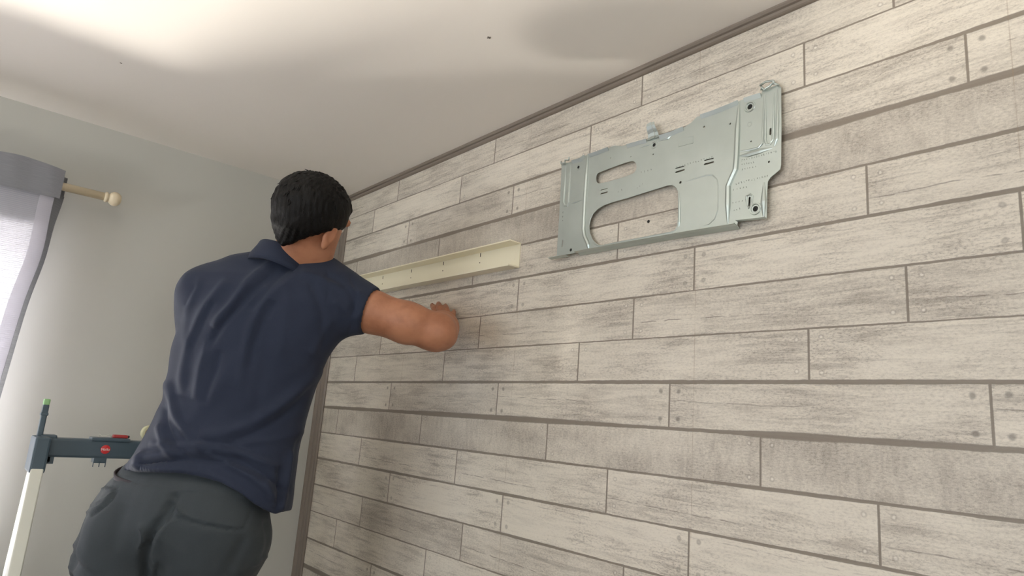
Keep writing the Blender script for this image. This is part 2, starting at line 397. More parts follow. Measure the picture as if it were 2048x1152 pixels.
for (cx, cy, r) in ((1210,212,.0095),(1242,800,.0100),(222,560,.0065),(658,432,.0075),(1208,313,.0045),(1050,247,.003),(336,497,.003)):
    u0, v0 = uv(cx, cy); tube(bm, [(XP, -(u0 + r*math.cos(a)), v0 + r*math.sin(a)) for a in np.linspace(0, 2*math.pi, 19)], r*.26, 6, ((1,0,0), 1.0), cap=False)
# rows of stamped characters, too small to read
sheet_bm = bm; bm = bmesh.new()
random.seed(8)
for row, (x0, y0, x1, y1, n) in enumerate(((1165,520,1360,470,15),(1165,545,1230,530,6),(1165,572,1240,556,6),(1130,655,1310,610,13),(1115,690,1190,675,5),(1110,765,1185,750,5),(1120,805,1150,798,3),(790,560,990,500,14),(450,700,470,690,2),(560,680,590,660,3),(585,590,640,575,4),(300-170,820,300-170,870,3))):
    for k in range(n):
        t_ = k / max(1, n - 1); cx = x0 + (x1-x0)*t_; cy = y0 + (y1-y0)*t_; s = 6
        for q in range(2):
            ax, ay = random.uniform(-s, s)*.5, random.uniform(-s, s); bx_, by_ = random.uniform(-s, s)*.5, random.uniform(-s, s)
            tube(bm, [pc(cx+ax, cy+ay, XP - .0007), pc(cx+bx_, cy+by_, XP - .0007)], .0007, 5, ((1,0,0), .6))
sheet = link('sheet', sheet_bm, M_zinc, plate, smooth=False)
tag(link('stamped_marks', bm, plain('stamped_steel', srgb(150, 158, 153), 0.45, 0.6), plate), kind='stuff')
# top lip bends back, bottom lip stands out
def strip(pts, w0, w1):                               # ribbon between two offsets (dx, dz)
    A = [Vector(pc(*q)) + Vector((w0[0], 0, w0[1])) for q in pts]; B = [Vector(pc(*q)) + Vector((w1[0], 0, w1[1])) for q in pts]
    for s in range(len(pts)-1):
        a, b_, c, d = A[s], A[s+1], B[s+1], B[s]; n = (b_ - a).cross(d - a).normalized() * .0006
        vs = [bm.verts.new(v) for v in (a-n, b_-n, c-n, d-n, a+n, b_+n, c+n, d+n)]
        for f in ((0,3,2,1),(4,5,6,7),(0,1,5,4),(1,2,6,5),(2,3,7,6),(3,0,4,7)): bm.faces.new([vs[i] for i in f])
for seg in ([(288,488),(340,471),(398,448)], [(505,433),(560,418),(618,401)], [(692,382),(760,362),(830,331)], [(930,263),(1000,240),(1080,208),(1146,180)], [(1180,168),(1230,152),(1276,138)], [(190,526),(240,510),(262,492)]):
    bm = bmesh.new(); strip(seg, (-.0004, -.0075), (-.0055, .0005)); link('top_lip', bm, M_zinc, plate)
bm = bmesh.new()
strip([(215,1052),(430,1012),(800,947),(1136,893)], (0, -.0005), (-.012, .0005)); strip([(215,1052),(430,1012),(800,947),(1136,893)], (.0, -.0005), (.010, -.005))
strip([(1140,872),(1270,858),(1306,853)], (0, -.0005), (-.010, 0)); strip([(60,1088),(98,1080),(160,1070)], (.004, -.001), (-.008, .001))
link('bottom_lip', bm, M_zinc, plate)
# hook tab at the top centre and spring clips at the corners
bm = bmesh.new()
for s in range(5):
    f0, f1 = s / 5, (s + 1) / 5
    def hk(f, e):
        w = .0150 * (1 - .36 * f); base_ = pc(655 + e * 0, 400); return Vector(base_) + Vector((-.003 - .009 * f**1.4 + .003*math.sin(f*6), -e * w, .034 * f))
    for e0, e1 in ((-1, -.4), (-.4, .4), (.4, 1)):
        q = [hk(f0, e0), hk(f0, e1), hk(f1, e1), hk(f1, e0)]
        if abs(e0 + e1) < .1:
            q = [v + Vector((-.002, 0, 0)) for v in q]
        n = Vector((-.0008, 0, 0)); vs = [bm.verts.new(v) for v in q] + [bm.verts.new(v + n) for v in q]
        for fc in ((0,3,2,1),(4,5,6,7),(0,1,5,4),(1,2,6,5),(2,3,7,6),(3,0,4,7)): bm.faces.new([vs[i] for i in fc])
link('hook_tab', bm, M_zinc, plate)
for pts in ([(1282,120),(1290,108),(1300,118),(1318,112),(1330,98),(1345,92),(1352,78)], [(1275,95),(1310,78),(1345,66),(1356,72),(1358,88)], [(128,530),(135,545),(150,538),(158,524),(172,522),(180,510)], [(1352,80),(1368,88),(1384,94)]):
    bm = bmesh.new(); tube(bm, [Vector(pc(*q)) + Vector((-.004 - .004 * (i % 2), 0, 0)) for i, q in enumerate(pts)], .0022, 8, ((1, 0, 0), 1.0)); link('corner_clip', bm, M_zinc, plate, True)
for cx, cy, r in ((1210,212,.0048),(1242,800,.0050),(222,560,.0040),(178,1037,.0040),(658,432,.0042)):
    q = pc(cx, cy); bm = bmesh.new(); lathe(bm, (-0.0005, q[1], q[2]), (-1, 0, 0), [(0, r*.6), (.0095, r*.7), (.010, r), (.0118, r*.95), (.0128, r*.6), (.0128, r*.25), (.0112, r*.2)], 16)
    link('screw', bm, M_steel_d, plate, True)
q = on_wall(1297, 443); bm = bmesh.new(); lathe(bm, (0.0005, q[1], q[2]), (-1, 0, 0), [(0, .0036), (.0012, .0034), (.0014, .001)], 12)
tag(link('wall_plug', bm, M_steel_d, None, True), 'small dark plug in a drill hole, seen through the steel plate cut-out', 'wall plug')

# ------------------------------------------------------------------ trunking (open cable duct)
M_cream = plain('cream_pvc', srgb(240, 233, 208), 0.38, var=0.02, scale=8)
duct = empty('cable_trunking', (0, -0.6, 2.01))
tag(duct, 'open cream plastic cable trunking fixed to the plank wall, below left of steel plate', 'trunking')
YL, YR, ZT, ZB, DX = -0.13, -1.083, 2.046, 1.979, 0.038
def sl(y): return (y - YR) * 0.006                     # it hangs a hair out of level
prof = [(-.0005, ZT), (-DX + .003, ZT + .001), (-DX, ZT + .0015), (-DX, ZT - .002), (-DX + .003, ZT - .0025), (-.003, ZT - .0025), (-.0028, ZB + .0025), (-DX + .003, ZB + .0025), (-DX, ZB + .004), (-DX, ZB - .0015), (-DX + .002, ZB - .001), (-.0005, ZB)]
bm = bmesh.new(); A = []; B = []
for x_, z_ in prof: A.append(bm.verts.new((x_, YR + (.0 if x_ > -.01 else .0), z_))); B.append(bm.verts.new((x_, YL, z_ + sl(YL))))
for i in range(len(prof)):
    j = (i + 1) % len(prof); bm.faces.new((A[i], A[j], B[j], B[i]))
bm.faces.new(A); bm.faces.new(B[::-1]); link('channel', bm, M_cream, duct)
M_hole = plain('dark_slot', srgb(60, 48, 38), 0.7)
for k, (px, py) in enumerate(((961, 510), (887, 527), (823, 542), (766, 555))):
    q = on_wall(px, py, -.003); bm = bmesh.new(); obox(bm, q, ((0, 1, 0), (0, 0, 1), (1, 0, 0)), (.0014, .0052, .0006), .0004); link('slot', bm, M_hole, duct)
    bm = bmesh.new(); lathe(bm, (-.0026, q[1], q[2] - .0225), (-1, 0, 0), [(0, .0018), (.0008, .0017), (.0009, .0005)], 10); link('slot', bm, M_hole, duct)
q = on_wall(1028, 518, -.003); bm = bmesh.new(); lathe(bm, (-.0026, q[1], q[2]), (-1, 0, 0), [(0, .0022), (.001, .002), (.0012, .0005)], 12); link('slot', bm, M_cream, duct)

# ------------------------------------------------------------------ curtain rod and curtain
M_wood = plain('cream_painted_wood', srgb(222, 208, 180), 0.45, var=0.08, scale=25)
rod = empty('curtain_rod', (-1.6, -.1, 2.15)); tag(rod, 'cream wooden curtain rod with round finial on the grey back wall', 'curtain rod')
ZR = on_back(150, 379, -.1)[2]; xr_end = on_back(212, 391, -.1)[0]
bm = bmesh.new(); tube(bm, [(-2.6, -.1, ZR), (-1.5, -.1, ZR), (xr_end, -.1, ZR)], .0118, 20); link('pole', bm, M_wood, rod, True)
bm = bmesh.new(); lathe(bm, (xr_end - .004, -.1, ZR), (1, 0, 0), [(0, .0125), (.003, .0155), (.008, .0155), (.010, .012), (.013, .0125), (.015, .0165), (.021, .0205), (.029, .0215), (.037, .019), (.043, .013), (.045, .006), (.0455, .001)], 24); link('finial', bm, M_wood, rod, True)
for xb in (-2.5, -0.945):
    bm = bmesh.new(); tube(bm, [(xb, -.001, ZR), (xb, -.03, ZR), (xb, -.088, ZR)], [.02, .008, .008], 12); tube(bm, [(xb-.006, -.1, ZR), (xb, -.1, ZR), (xb+.006, -.1, ZR)], .0145, 14); link('bracket', bm, M_wood, rod, True)
def cloth(name, col, transp, transl, lines):
    m, nt, b = newmat(name); x, y, z, P = pos(nt)
    out = nt.nodes['Material Output']; nt.nodes.remove(b)
    d = nt.nodes.new('ShaderNodeBsdfDiffuse'); tl = nt.nodes.new('ShaderNodeBsdfTranslucent'); tp = nt.nodes.new('ShaderNodeBsdfTransparent')
    n = noise(nt, comb(nt, x * 30.0, z * 700.0), 1.0, 3); thread = (z * 190.0 + n * 0.5).frac().step(0.55, 0.9)
    c = mixc(nt, thread * lines, col, tuple(k * 0.5 for k in col[:3]) + (1,)); c = mixc(nt, n * 0.15, c, (1, 1, 1, 1))
    nt.links.new(c, d.inputs[0]); nt.links.new(c, tl.inputs[0])
    m1 = nt.nodes.new('ShaderNodeMixShader'); m1.inputs[0].default_value = transl; nt.links.new(d.outputs[0], m1.inputs[1]); nt.links.new(tl.outputs[0], m1.inputs[2])
    m2 = nt.nodes.new('ShaderNodeMixShader'); f = (thread.inv() * 0.5 + 0.5) * transp; nt.links.new(f.s, m2.inputs[0])
    nt.links.new(m1.outputs[0], m2.inputs[1]); nt.links.new(tp.outputs[0], m2.inputs[2]); nt.links.new(m2.outputs[0], out.inputs[0]); return m
M_sheer = cloth('sheer_curtain_fabric', srgb(186, 186, 198), 0.48, 0.28, 0.45)
M_head = cloth('grey_curtain_header', srgb(128, 129, 136), 0.0, 0.12, 0.0)
M_hem = cloth('dark_curtain_hem', srgb(104, 106, 112), 0.0, 0.2, 0.0)
cur = empty('curtain', (-1.7, -.1, 2.1)); tag(cur, 'grey-headed sheer curtain hanging from the rod at the window', 'curtain')
XE = on_back(117, 390, -.112)[0]
def cy(x, z):                                         # folds deepen towards the hem
    a = (ZR - z) * .5 + .25
    return -.108 - .012 * a * math.sin(x * 31 + 1.2 * math.sin(z * 1.3)) - .008 * a * math.sin(x * 67 + z)
def sheet_mesh(x0, x1, z0, z1, nx, nz, dy=0.0, zt=None, xf=None, thick=.0008):
    V = []; Fc = []
    for side in (0, 1):
        for i in range(nx + 1):
            for j in range(nz + 1):
                zz = z0 + (z1 - z0) * j / nz; xx = x0 + (x1 - x0) * i / nx
                if xf: xx = xf(xx, zz)
                if zt: zz = zt(xx, zz)
                V.append((xx, cy(xx, zz) + dy + side * thick, zz))
    n = (nx + 1) * (nz + 1); idx = lambda s, i, j: s * n + i * (nz + 1) + j
    for s in (0, 1):
        for i in range(nx):
            for j in range(nz):
                f = (idx(s,i,j), idx(s,i+1,j), idx(s,i+1,j+1), idx(s,i,j+1)); Fc.append(f if s == 0 else f[::-1])
    return V, Fc
def edge_x(z): return XE - .006 + (ZR - z) * -.050 + .010 * math.exp(-((z - 1.95) / .1) ** 2)
def xf(x, z): t = (x + 2.55) / (XE + 2.55); return -2.55 + (edge_x(z) + 2.55) * t
zh = ZR - .042; zt_ = ZR + .046
link('sheer_panel', sheet_mesh(-2.55, XE, .35, zh + .005, 150, 60, 0, None, xf, .0), M_sheer, cur, True)
top = lambda x, z: z + (.003 * math.sin(x * 23) - .004 * max(0, (x - XE + .09) / .09)) * max(0, (z - ZR) / .04)
hb = sheet_mesh(-2.56, XE + .004, zh, zt_ + .004, 150, 8, -.013, top, None, .0010)
link('header', hb, M_head, cur, True)
hb2 = sheet_mesh(-2.56, XE + .016, zh + .01, zt_ - .006, 60, 6, .026, top, None, .0010)
link('header', hb2, M_hem, cur, True)
# the side hem curls back towards the wall
V = []; Fc = []; nz = 60
for j in range(nz + 1):
    z = zh + .02 - (zh + .02 - .35) * j / nz; e = edge_x(z); w = .018 + .018 * math.exp(-((zh + .02 - z) / .09) ** 2) * 1.0
    for i in range(6):
        t = i / 5; V.append((e + w * t * .75 - .002, cy(e, z) + .001 + w * 1.1 * t, z))
for j in range(nz):
    for i in range(5):
        a = j * 6 + i; Fc.append((a, a + 1, a + 7, a + 6))
link('side_hem', (V, Fc), M_hem, cur, True)
bm = bmesh.new()
V = []; Fc = []
for j in range(nz + 1):
    z = zh - (zh - .35) * j / nz; e = edge_x(z)
    for i in range(5): V.append((e - .035 + .034 * i / 4, cy(e - .035 + .034 * i / 4, z) - .0015, z))
for j in range(nz):
    for i in range(4): a = j * 5 + i; Fc.append((a, a + 1, a + 6, a + 5))
link('side_hem', (V, Fc), cloth('pale_curtain_hem', srgb(196, 194, 206), 0.1, 0.22, 0.2), cur, True)

# ------------------------------------------------------------------ step ladder
M_alu = plain('aluminium', srgb(226, 226, 214), 0.38, 0.35, var=0.03, scale=12)
M_slate = plain('slate_blue_plastic', srgb(74, 90, 100), 0.42, var=0.05, scale=20)
M_green = plain('green_cap', srgb(150, 196, 138), 0.5)
M_red = plain('red_label', srgb(205, 52, 54), 0.4); M_wht = plain('white_print', srgb(240, 236, 232), 0.5)
LY = -0.30
def lb(px, py, y=LY): return on_back(px, py, y)
p_bt = lb(66, 941)                                     # where the plastic ends on the left stile
ZTOP = lb(75, 872)[2]; XLs = lb(66, 941)[0]; XRs = XLs + 0.46
lad = empty('step_ladder', ((XLs + XRs) / 2, LY - .15, 0)); tag(lad, 'aluminium step ladder with slate-blue plastic top bar, under the man', 'step ladder')
def leanx(x0, s, z): return x0 + s * (ZTOP - z) * 0.02
SL = 0.16                                              # lean of the climbing side
for x0, s in ((XLs, -1), (XRs, 1)):
    bm = bmesh.new(); zb = p_bt[2]
    a = Vector((leanx(x0, 0, zb), LY, zb + .02)); c = Vector((leanx(x0, s, .02) , LY - .03, .01))
    dr = (a - c).normalized(); obox(bm, (a + c) / 2, (dr, (1, 0, 0), dr.cross(Vector((1, 0, 0)))), ((a - c).length / 2, .009, .024), .003); link('rail', bm, M_alu, lad)
    a2 = Vector((x0 + .0, LY - .052, zb + .01)); c2 = Vector((leanx(x0, s, .02) + s * .0, LY - .052 - SL * (zb - .02), .01)); 
    bm = bmesh.new(); dr = (a2 - c2).normalized()
    if s > 0 or True:
        obox(bm, (a2 + c2) / 2, (dr, (1, 0, 0), dr.cross(Vector((1, 0, 0)))), ((a2 - c2).length / 2, .0135, .020), .003); link('rail', bm, M_alu, lad)
def stepz(k): return .22 + .22 * k
ladder_front = {}
for k in range(4):
    z = stepz(k) + .0; yf = LY - .052 - SL * (p_bt[2] - z); ladder_front[k] = yf
    bm = bmesh.new(); ex = (ZTOP - z) * .02 + .0
    box(bm, (XLs - ex + .008, yf - .055, z - .025), (XRs + ex - .008, yf + .075, z), .004)
    for g in range(8): box(bm, (XLs - ex + .02, yf - .048 + g * .016, z - .001), (XRs + ex - .02, yf - .042 + g * .016, z + .002))
    link('step', bm, M_alu, lad)
# plastic crown: corner bracket, bar, grip posts
q0, q1, q2, q3 = lb(92, 876), lb(258, 879), lb(256, 917), lb(90, 913)
zt, zb_ = (q0[2] + q1[2]) / 2, (q2[2] + q3[2]) / 2
bm = bmesh.new(); box(bm, (XLs + .012, LY - .022, zb_), (XRs - .012, LY + .02, zt), .006)
box(bm, (lb(180, 880)[0], LY - .026, zt - .004), (lb(257, 880)[0], LY + .024, zt + .005), .003)
link('top_bar', bm, M_slate, lad)
for x0, s in ((XLs, -1), (XRs, 1)):
    bm = bmesh.new(); box(bm, (x0 - .0165, LY - .072, p_bt[2]), (x0 + .0165, LY + .026, lb(72, 871)[2]), .005)
    box(bm, (min(x0, x0 - s * .03), LY - .02, lb(72, 871)[2] - .012), (max(x0, x0 - s * .034), LY + .02, lb(72, 871)[2] + .004), .004)
    for i in range(5):
        f = i / 5; box(bm, (x0 - s * (.0165), LY - .02, zb_ - .016 * (1 - f)), (x0 - s * (.016 + .020 * (1 - f) ** 2), LY + .02, zb_ + .004), .001)
    link('corner_bracket', bm, M_slate, lad)
gz0, gz1 = lb(78, 871)[2], lb(92, 802)[2]
for x0, s in ((lb(79, 871)[0], -1), (XRs + XLs - lb(79, 871)[0], 1)):
    bm = bmesh.new(); h = gz1 - gz0
    obox(bm, (x0, LY, gz0 + h * .45), ((1, 0, 0), (0, 1, 0), (0, 0, 1)), (.0062, .010, h * .47), .003)
    obox(bm, (x0 - s * 0, LY, gz0 + h * .62), ((1, 0, 0), (0, 1, 0), (0, 0, 1)), (.0082, .012, .0035), .002)
    for g in range(5): obox(bm, (x0, LY, gz0 + h * (.68 + .045 * g)), ((1, 0, 0), (0, 1, 0), (0, 0, 1)), (.0068, .0108, .0012), .0005)
    g_ = link('grip_post', bm, M_slate, lad)
    bm = bmesh.new(); obox(bm, (x0, LY, gz1 - .002), ((1, 0, 0), (0, 1, 0), (0, 0, 1)), (.0068, .011, .0075), .003); link('end_cap', bm, M_green, g_)
bm = bmesh.new(); hx0, hx1 = lb(184, 920)[0], lb(210, 920)[0]
box(bm, (hx0, LY - .02, zb_ - .012), (hx1, LY + .015, zb_ + .004), .002)
for xh in (hx0 + .001, (hx0 + hx1) / 2, hx1 - .001): obox(bm, (xh, LY - .018, zb_ - .014), ((1, 0, 0), (0, 1, 0), (0, 0, 1)), (.0009, .002, .0075))
link('hook_strip', bm, M_slate, lad)
cl = lb(211, 899, LY - .0225); bm = bmesh.new(); lathe(bm, (cl[0], LY - .0215, cl[2]), (0, -1, 0), [(0, .0112), (.0012, .0112), (.0016, .0105)], 32); badge = link('badge', bm, M_red, lad, True)
def text(body, size, loc, mat, parent, rot=(math.pi/2, 0, 0)):
    cu = bpy.data.curves.new('t', 'FONT'); cu.body = body; cu.size = size; cu.align_x = 'CENTER'; cu.align_y = 'CENTER'; cu.extrude = .0002
    o = bpy.data.objects.new('t', cu); me = o.to_mesh(); bm = bmesh.new(); bm.from_mesh(me); o.to_mesh_clear(); bpy.data.objects.remove(o)
    from mathutils import Euler
    bm.transform(Matrix.Translation(loc) @ Euler(rot).to_matrix().to_4x4()); return link('lettering', bm, mat, parent)
text('Hailo', .0092, (cl[0], LY - .0233, cl[2]), M_wht, badge)
# things lying on the bar
ZB2 = zt + .005
kn = empty('utility_knife', (lb(242, 878)[0], LY, ZB2)); tag(kn, 'red utility knife lying on the ladder top bar', 'knife')
a, c = lb(224, 878)[0], lb(254, 878)[0]
bm = bmesh.new(); box(bm, (a, LY - .011, ZB2 + .0003), (c, LY + .009, ZB2 + .0085), .003); link('handle', bm, plain('red_plastic', srgb(176, 62, 60), 0.45), kn)
bm = bmesh.new(); box(bm, (c - .003, LY - .009, ZB2 + .001), (c + .004, LY + .007, ZB2 + .0075), .002); link('end_piece', bm, plain('black_plastic', srgb(40, 38, 40), 0.5), kn)
wr = bmesh.new(); pw = [lb(x, y, LY - .004) for x, y in ((196, 875), (199, 868), (204, 872), (212, 871), (220, 868), (223, 875))]
pw[0][2] = ZB2 + .001; pw[-1][2] = ZB2 + .001
tube(wr, pw, .0009, 8); tag(link('wire_clip', wr, M_alu, None, True), 'thin bent wire clip standing on the ladder top bar', 'clip')
tp = empty('tape_roll', (lb(296, 872)[0], LY, ZB2 - .004)); tag(tp, 'pale yellow roll of tape on the ladder bar beside the shirt', 'tape')
tc = Vector((lb(298, 874)[0], LY, zt + .0215)); bm = bmesh.new(); lathe(bm, tc + Vector((0, -.011, 0)), (0, 1, 0), [(0, .014), (0, .0205), (.001, .0212), (.021, .0212), (.022, .0205), (.022, .014)], 32); link('tape', bm, plain('pale_yellow_tape', srgb(196, 194, 158), 0.7), tp, True)
bm = bmesh.new(); lathe(bm, tc + Vector((0, -.0113, 0)), (0, 1, 0), [(0, .0125), (0, .0142), (.0226, .0142), (.0226, .0125)], 32); link('core', bm, plain('card_core', srgb(150, 130, 100), 0.8), tp, True)
# ------------------------------------------------------------------ the man on the ladder
# shapes are grown as smooth solids on a grid (X right, Y down, Z away, metres) and skinned into one closed surface each
class Grid:
    def __init__(s, lo, hi, h):
        s.h = h; s.lo = np.array(lo, float); n = [int(math.ceil((hi[i] - lo[i]) / h)) + 1 for i in range(3)]
        s.ax = [(s.lo[i] + h * np.arange(n[i])).astype(np.float32) for i in range(3)]; s.D = np.full(n, 0.2, np.float32)
    def sub(s, lo, hi):
        sl = []
        for i in range(3):
            a = max(0, int((lo[i] - s.lo[i]) / s.h)); b = min(len(s.ax[i]), int((hi[i] - s.lo[i]) / s.h) + 2); sl.append(slice(a, max(a + 1, b)))
        X_, Y_, Z_ = np.meshgrid(*[s.ax[i][sl[i]] for i in range(3)], indexing='ij', sparse=True)
        return tuple(sl), X_, Y_, Z_
    def blend(s, sl, d, k, mode='u'):
        o = s.D[sl]
        if mode == 'u':
            if k > 0:
                hh = np.clip(0.5 + 0.5 * (o - d) / k, 0, 1); s.D[sl] = o * (1 - hh) + d * hh - k * hh * (1 - hh)
            else: s.D[sl] = np.minimum(o, d)
        else: s.D[sl] = np.maximum(o, -d)
    def cone(s, a, b, ra, rb, k=0.01, mode='u', sq=None):
        a = np.array(a, float); b = np.array(b, float); m = max(ra, rb) + k + 3 * s.h
        sl, X_, Y_, Z_ = s.sub(np.minimum(a, b) - m, np.maximum(a, b) + m)
        ab = b - a; L = max(ab @ ab, 1e-9)
        t = np.clip(((X_ - a[0]) * ab[0] + (Y_ - a[1]) * ab[1] + (Z_ - a[2]) * ab[2]) / L, 0, 1)
        dx, dy, dz = X_ - a[0] - t * ab[0], Y_ - a[1] - t * ab[1], Z_ - a[2] - t * ab[2]
        if sq is not None:                              # sq = (axis, factor): flatten along an axis
            q = np.array(sq[0], float); q /= np.linalg.norm(q); pr = dx * q[0] + dy * q[1] + dz * q[2]; e = (1 / sq[1] - 1)
            dx, dy, dz = dx + q[0] * pr * e, dy + q[1] * pr * e, dz + q[2] * pr * e
        s.blend(sl, (np.sqrt(dx * dx + dy * dy + dz * dz) - (ra + (rb - ra) * t)).astype(np.float32), k, mode)
    def ell(s, c, axes, r, k=0.01, mode='u', p=2.0):
        c = np.array(c, float); A = [np.array(q, float) / np.linalg.norm(q) for q in axes]; m = max(r) * 1.05 + k + 3 * s.h
        sl, X_, Y_, Z_ = s.sub(c - m, c + m); q = [np.abs((X_ - c[0]) * a[0] + (Y_ - c[1]) * a[1] + (Z_ - c[2]) * a[2]) / r[i] for i, a in enumerate(A)]
        f = (q[0] ** p + q[1] ** p + q[2] ** p) ** (1 / p); s.blend(sl, ((f - 1) * min(r) * 1.15).astype(np.float32), k, mode)
def nets(g, keep=True):
    D = g.D; S_ = D < 0; nx, ny, nz = D.shape
    c = [S_[i:nx-1+i, j:ny-1+j, k:nz-1+k] for i in (0, 1) for j in (0, 1) for k in (0, 1)]
    al = c[0].copy(); an = c[0].copy()
    for q in c[1:]: al &= q; an |= q
    cell = an & ~al; I = np.argwhere(cell); idx = -np.ones(cell.shape, np.int64); idx[cell] = np.arange(len(I))
    acc = np.zeros((len(I), 3)); cnt = np.zeros(len(I))
    cor = [(i, j, k) for i in (0, 1) for j in (0, 1) for k in (0, 1)]
    for a in cor:
        for ax in range(3):
            if a[ax]: continue
            b = list(a); b[ax] = 1
            da = D[I[:,0]+a[0], I[:,1]+a[1], I[:,2]+a[2]]; db = D[I[:,0]+b[0], I[:,1]+b[1], I[:,2]+b[2]]
            m = (da < 0) != (db < 0); t = np.where(m, da / np.where(da == db, 1, da - db), 0)
            p = np.tile(np.array(a, float), (len(I), 1)); p[:, ax] = t; acc[m] += p[m]; cnt[m] += 1
    V = g.lo + (I + acc / cnt[:, None]) * g.h
    quads = []
    for ax in range(3):
        sa = [slice(None)] * 3; sb = [slice(None)] * 3; sa[ax] = slice(0, -1); sb[ax] = slice(1, None)
        A = S_[tuple(sa)]; B = S_[tuple(sb)]; E = np.argwhere(A != B)
        u, v = [(1, 2), (2, 0), (0, 1)][ax]
        ok = (E[:, u] > 0) & (E[:, v] > 0) & (E[:, u] < D.shape[u] - 1) & (E[:, v] < D.shape[v] - 1); E = E[ok]
        def at(du, dv): q = E.copy(); q[:, u] -= du; q[:, v] -= dv; return idx[q[:, 0], q[:, 1], q[:, 2]]
        Q = np.stack([at(1, 1), at(0, 1), at(0, 0), at(1, 0)], 1); ins = A[E[:, 0], E[:, 1], E[:, 2]]
        Q[~ins] = Q[~ins][:, ::-1]; quads.append(Q)
    Q = np.concatenate(quads); return V, Q
def relax(V, Q, n=2, lam=0.5):
    for _ in range(n):
        acc = np.zeros_like(V); c = np.zeros(len(V))
        for i in range(4):
            for j in (1, 3):
                np.add.at(acc, Q[:, i], V[Q[:, (i + j) % 4]]); np.add.at(c, Q[:, i], 1)
        V = V + lam * (acc / np.maximum(c, 1)[:, None] - V)
    return V
def grown(name, g, mat, parent, n=2, post=None):
    V, Q = nets(g); V = relax(V, Q, n)
    if post: V = post(V, Q)
    Wd = c2w(V); me = bpy.data.meshes.new(name)
    me.vertices.add(len(Wd)); me.vertices.foreach_set('co', Wd.astype(np.float32).ravel())
    me.loops.add(len(Q) * 4); me.loops.foreach_set('vertex_index', Q.astype(np.int32).ravel())
    me.polygons.add(len(Q)); me.polygons.foreach_set('loop_start', (np.arange(len(Q)) * 4).astype(np.int32)); me.polygons.foreach_set('loop_total', np.full(len(Q), 4, np.int32))
    me.polygons.foreach_set('use_smooth', np.ones(len(Q), bool)); me.update(calc_edges=True); me.validate()
    me.materials.append(mat); o = bpy.data.objects.new(name, me); COL.objects.link(o)
    l = parent; loc = Vector((0, 0, 0))
    while l: loc += Vector(l.location); l = l.parent
    me.transform(Matrix.Translation(-loc)); o.parent = parent; return o
def vnormals(V, Q):
    n = np.cross(V[Q[:, 2]] - V[Q[:, 0]], V[Q[:, 3]] - V[Q[:, 1]]); N = np.zeros_like(V)
    for i in range(4): np.add.at(N, Q[:, i], n)
    return N / np.maximum(np.linalg.norm(N, axis=1), 1e-12)[:, None]
def folds(V, Q, lines, side=-1):                       # lines: (points, width px, height m) on the side facing away from the wall corner
    N = vnormals(V, Q); px = 1024 + F * V[:, 0] / V[:, 2]; py = 576 + F * V[:, 1] / V[:, 2]; off = np.zeros(len(V))
    for pts, w, h in lines:
        h = h * 1.2; w = w * .95
        P = np.array(pts, float)
        for _ in range(3):                              # round the polyline
            Pn = [P[0]]
            for a, b in zip(P, P[1:]): Pn += [a * .75 + b * .25, a * .25 + b * .75]
            P = np.array(Pn + [P[-1]])
        lo = P.min(0) - 4 * w; hi = P.max(0) + 4 * w; m = np.where((px > lo[0]) & (px < hi[0]) & (py > lo[1]) & (py < hi[1]) & (N[:, 2] < .25))[0]
        if not len(m): continue
        best = np.full(len(m), 1e9); bt = np.zeros(len(m)); L = len(P) - 1
        for i in range(L):
            a = P[i]; ab = P[i+1] - a; q = np.stack([px[m] - a[0], py[m] - a[1]], 1); t = np.clip((q @ ab) / max(ab @ ab, 1e-6), 0, 1)
            d = np.hypot(q[:, 0] - t * ab[0], q[:, 1] - t * ab[1]); b = d < best; best[b] = d[b]; bt[b] = (i + t[b]) / L
        off[m] += h * np.exp(-(best / w) ** 2) * np.clip(np.minimum(bt, 1 - bt) * 5 + .15, 0, 1)
    return V + N * off[:, None]
def smooth_noise(V, sc, amp, seed):
    rs = np.random.RandomState(seed); o = np.zeros(len(V))
    for _ in range(10):
        k = rs.normal(size=3) * sc; o += np.sin(V @ k + rs.uniform(0, 6.28))
    return o * amp / 3.2

# materials
M_skin, nt, b = newmat('skin'); n1 = noise(nt, objco(nt), 18, 4); n2 = noise(nt, objco(nt), 420, 3)
nt.links.new(mixc(nt, n1.step(.3, .7), srgb(158, 104, 76), srgb(184, 128, 97)), b.inputs['Base Color'])
b.inputs['Roughness'].default_value = 0.48; b.inputs['Subsurface Weight'].default_value = 0.12; b.inputs['Subsurface Radius'].default_value = (.012, .005, .003); b.inputs['Subsurface Scale'].default_value = 0.6
bump(nt, b, n2 + n1, 0.2, 0.0008)
M_hair, nt, b = newmat('black_hair'); tc_ = nt.nodes.new('ShaderNodeTexCoord'); mp = nt.nodes.new('ShaderNodeMapping'); mp.inputs['Scale'].default_value = (240, 240, 40)
nt.links.new(tc_.outputs['Object'], mp.inputs[0]); n1 = noise(nt, mp.outputs[0], 1.0, 4); n2 = noise(nt, objco(nt), 40, 3)
nt.links.new(mixc(nt, n1, srgb(7, 7, 7), srgb(20, 18, 17)), b.inputs['Base Color']); b.inputs['Specular IOR Level'].default_value = 0.2; b.inputs['Roughness'].default_value = 0.6; bump(nt, b, n1 + n2, 0.9, 0.002)
def weave(name, c1, c2, sc, rough, bmp):
    m, nt, b = newmat(name); n1 = noise(nt, objco(nt), 7, 4); n2 = noise(nt, objco(nt), sc, 2)
    nt.links.new(mixc(nt, n1 * .6 + n2 * .4, c1, c2), b.inputs['Base Color']); b.inputs['Roughness'].default_value = rough
    b.inputs['Sheen Weight'].default_value = 0.06; b.inputs['Sheen Roughness'].default_value = 0.5; b.inputs['Specular IOR Level'].default_value = 0.25; bump(nt, b, n2, bmp, 0.0006); return m
M_navy = weave('navy_pique', srgb(35, 41, 57), srgb(46, 53, 71), 520, 0.85, 0.35)
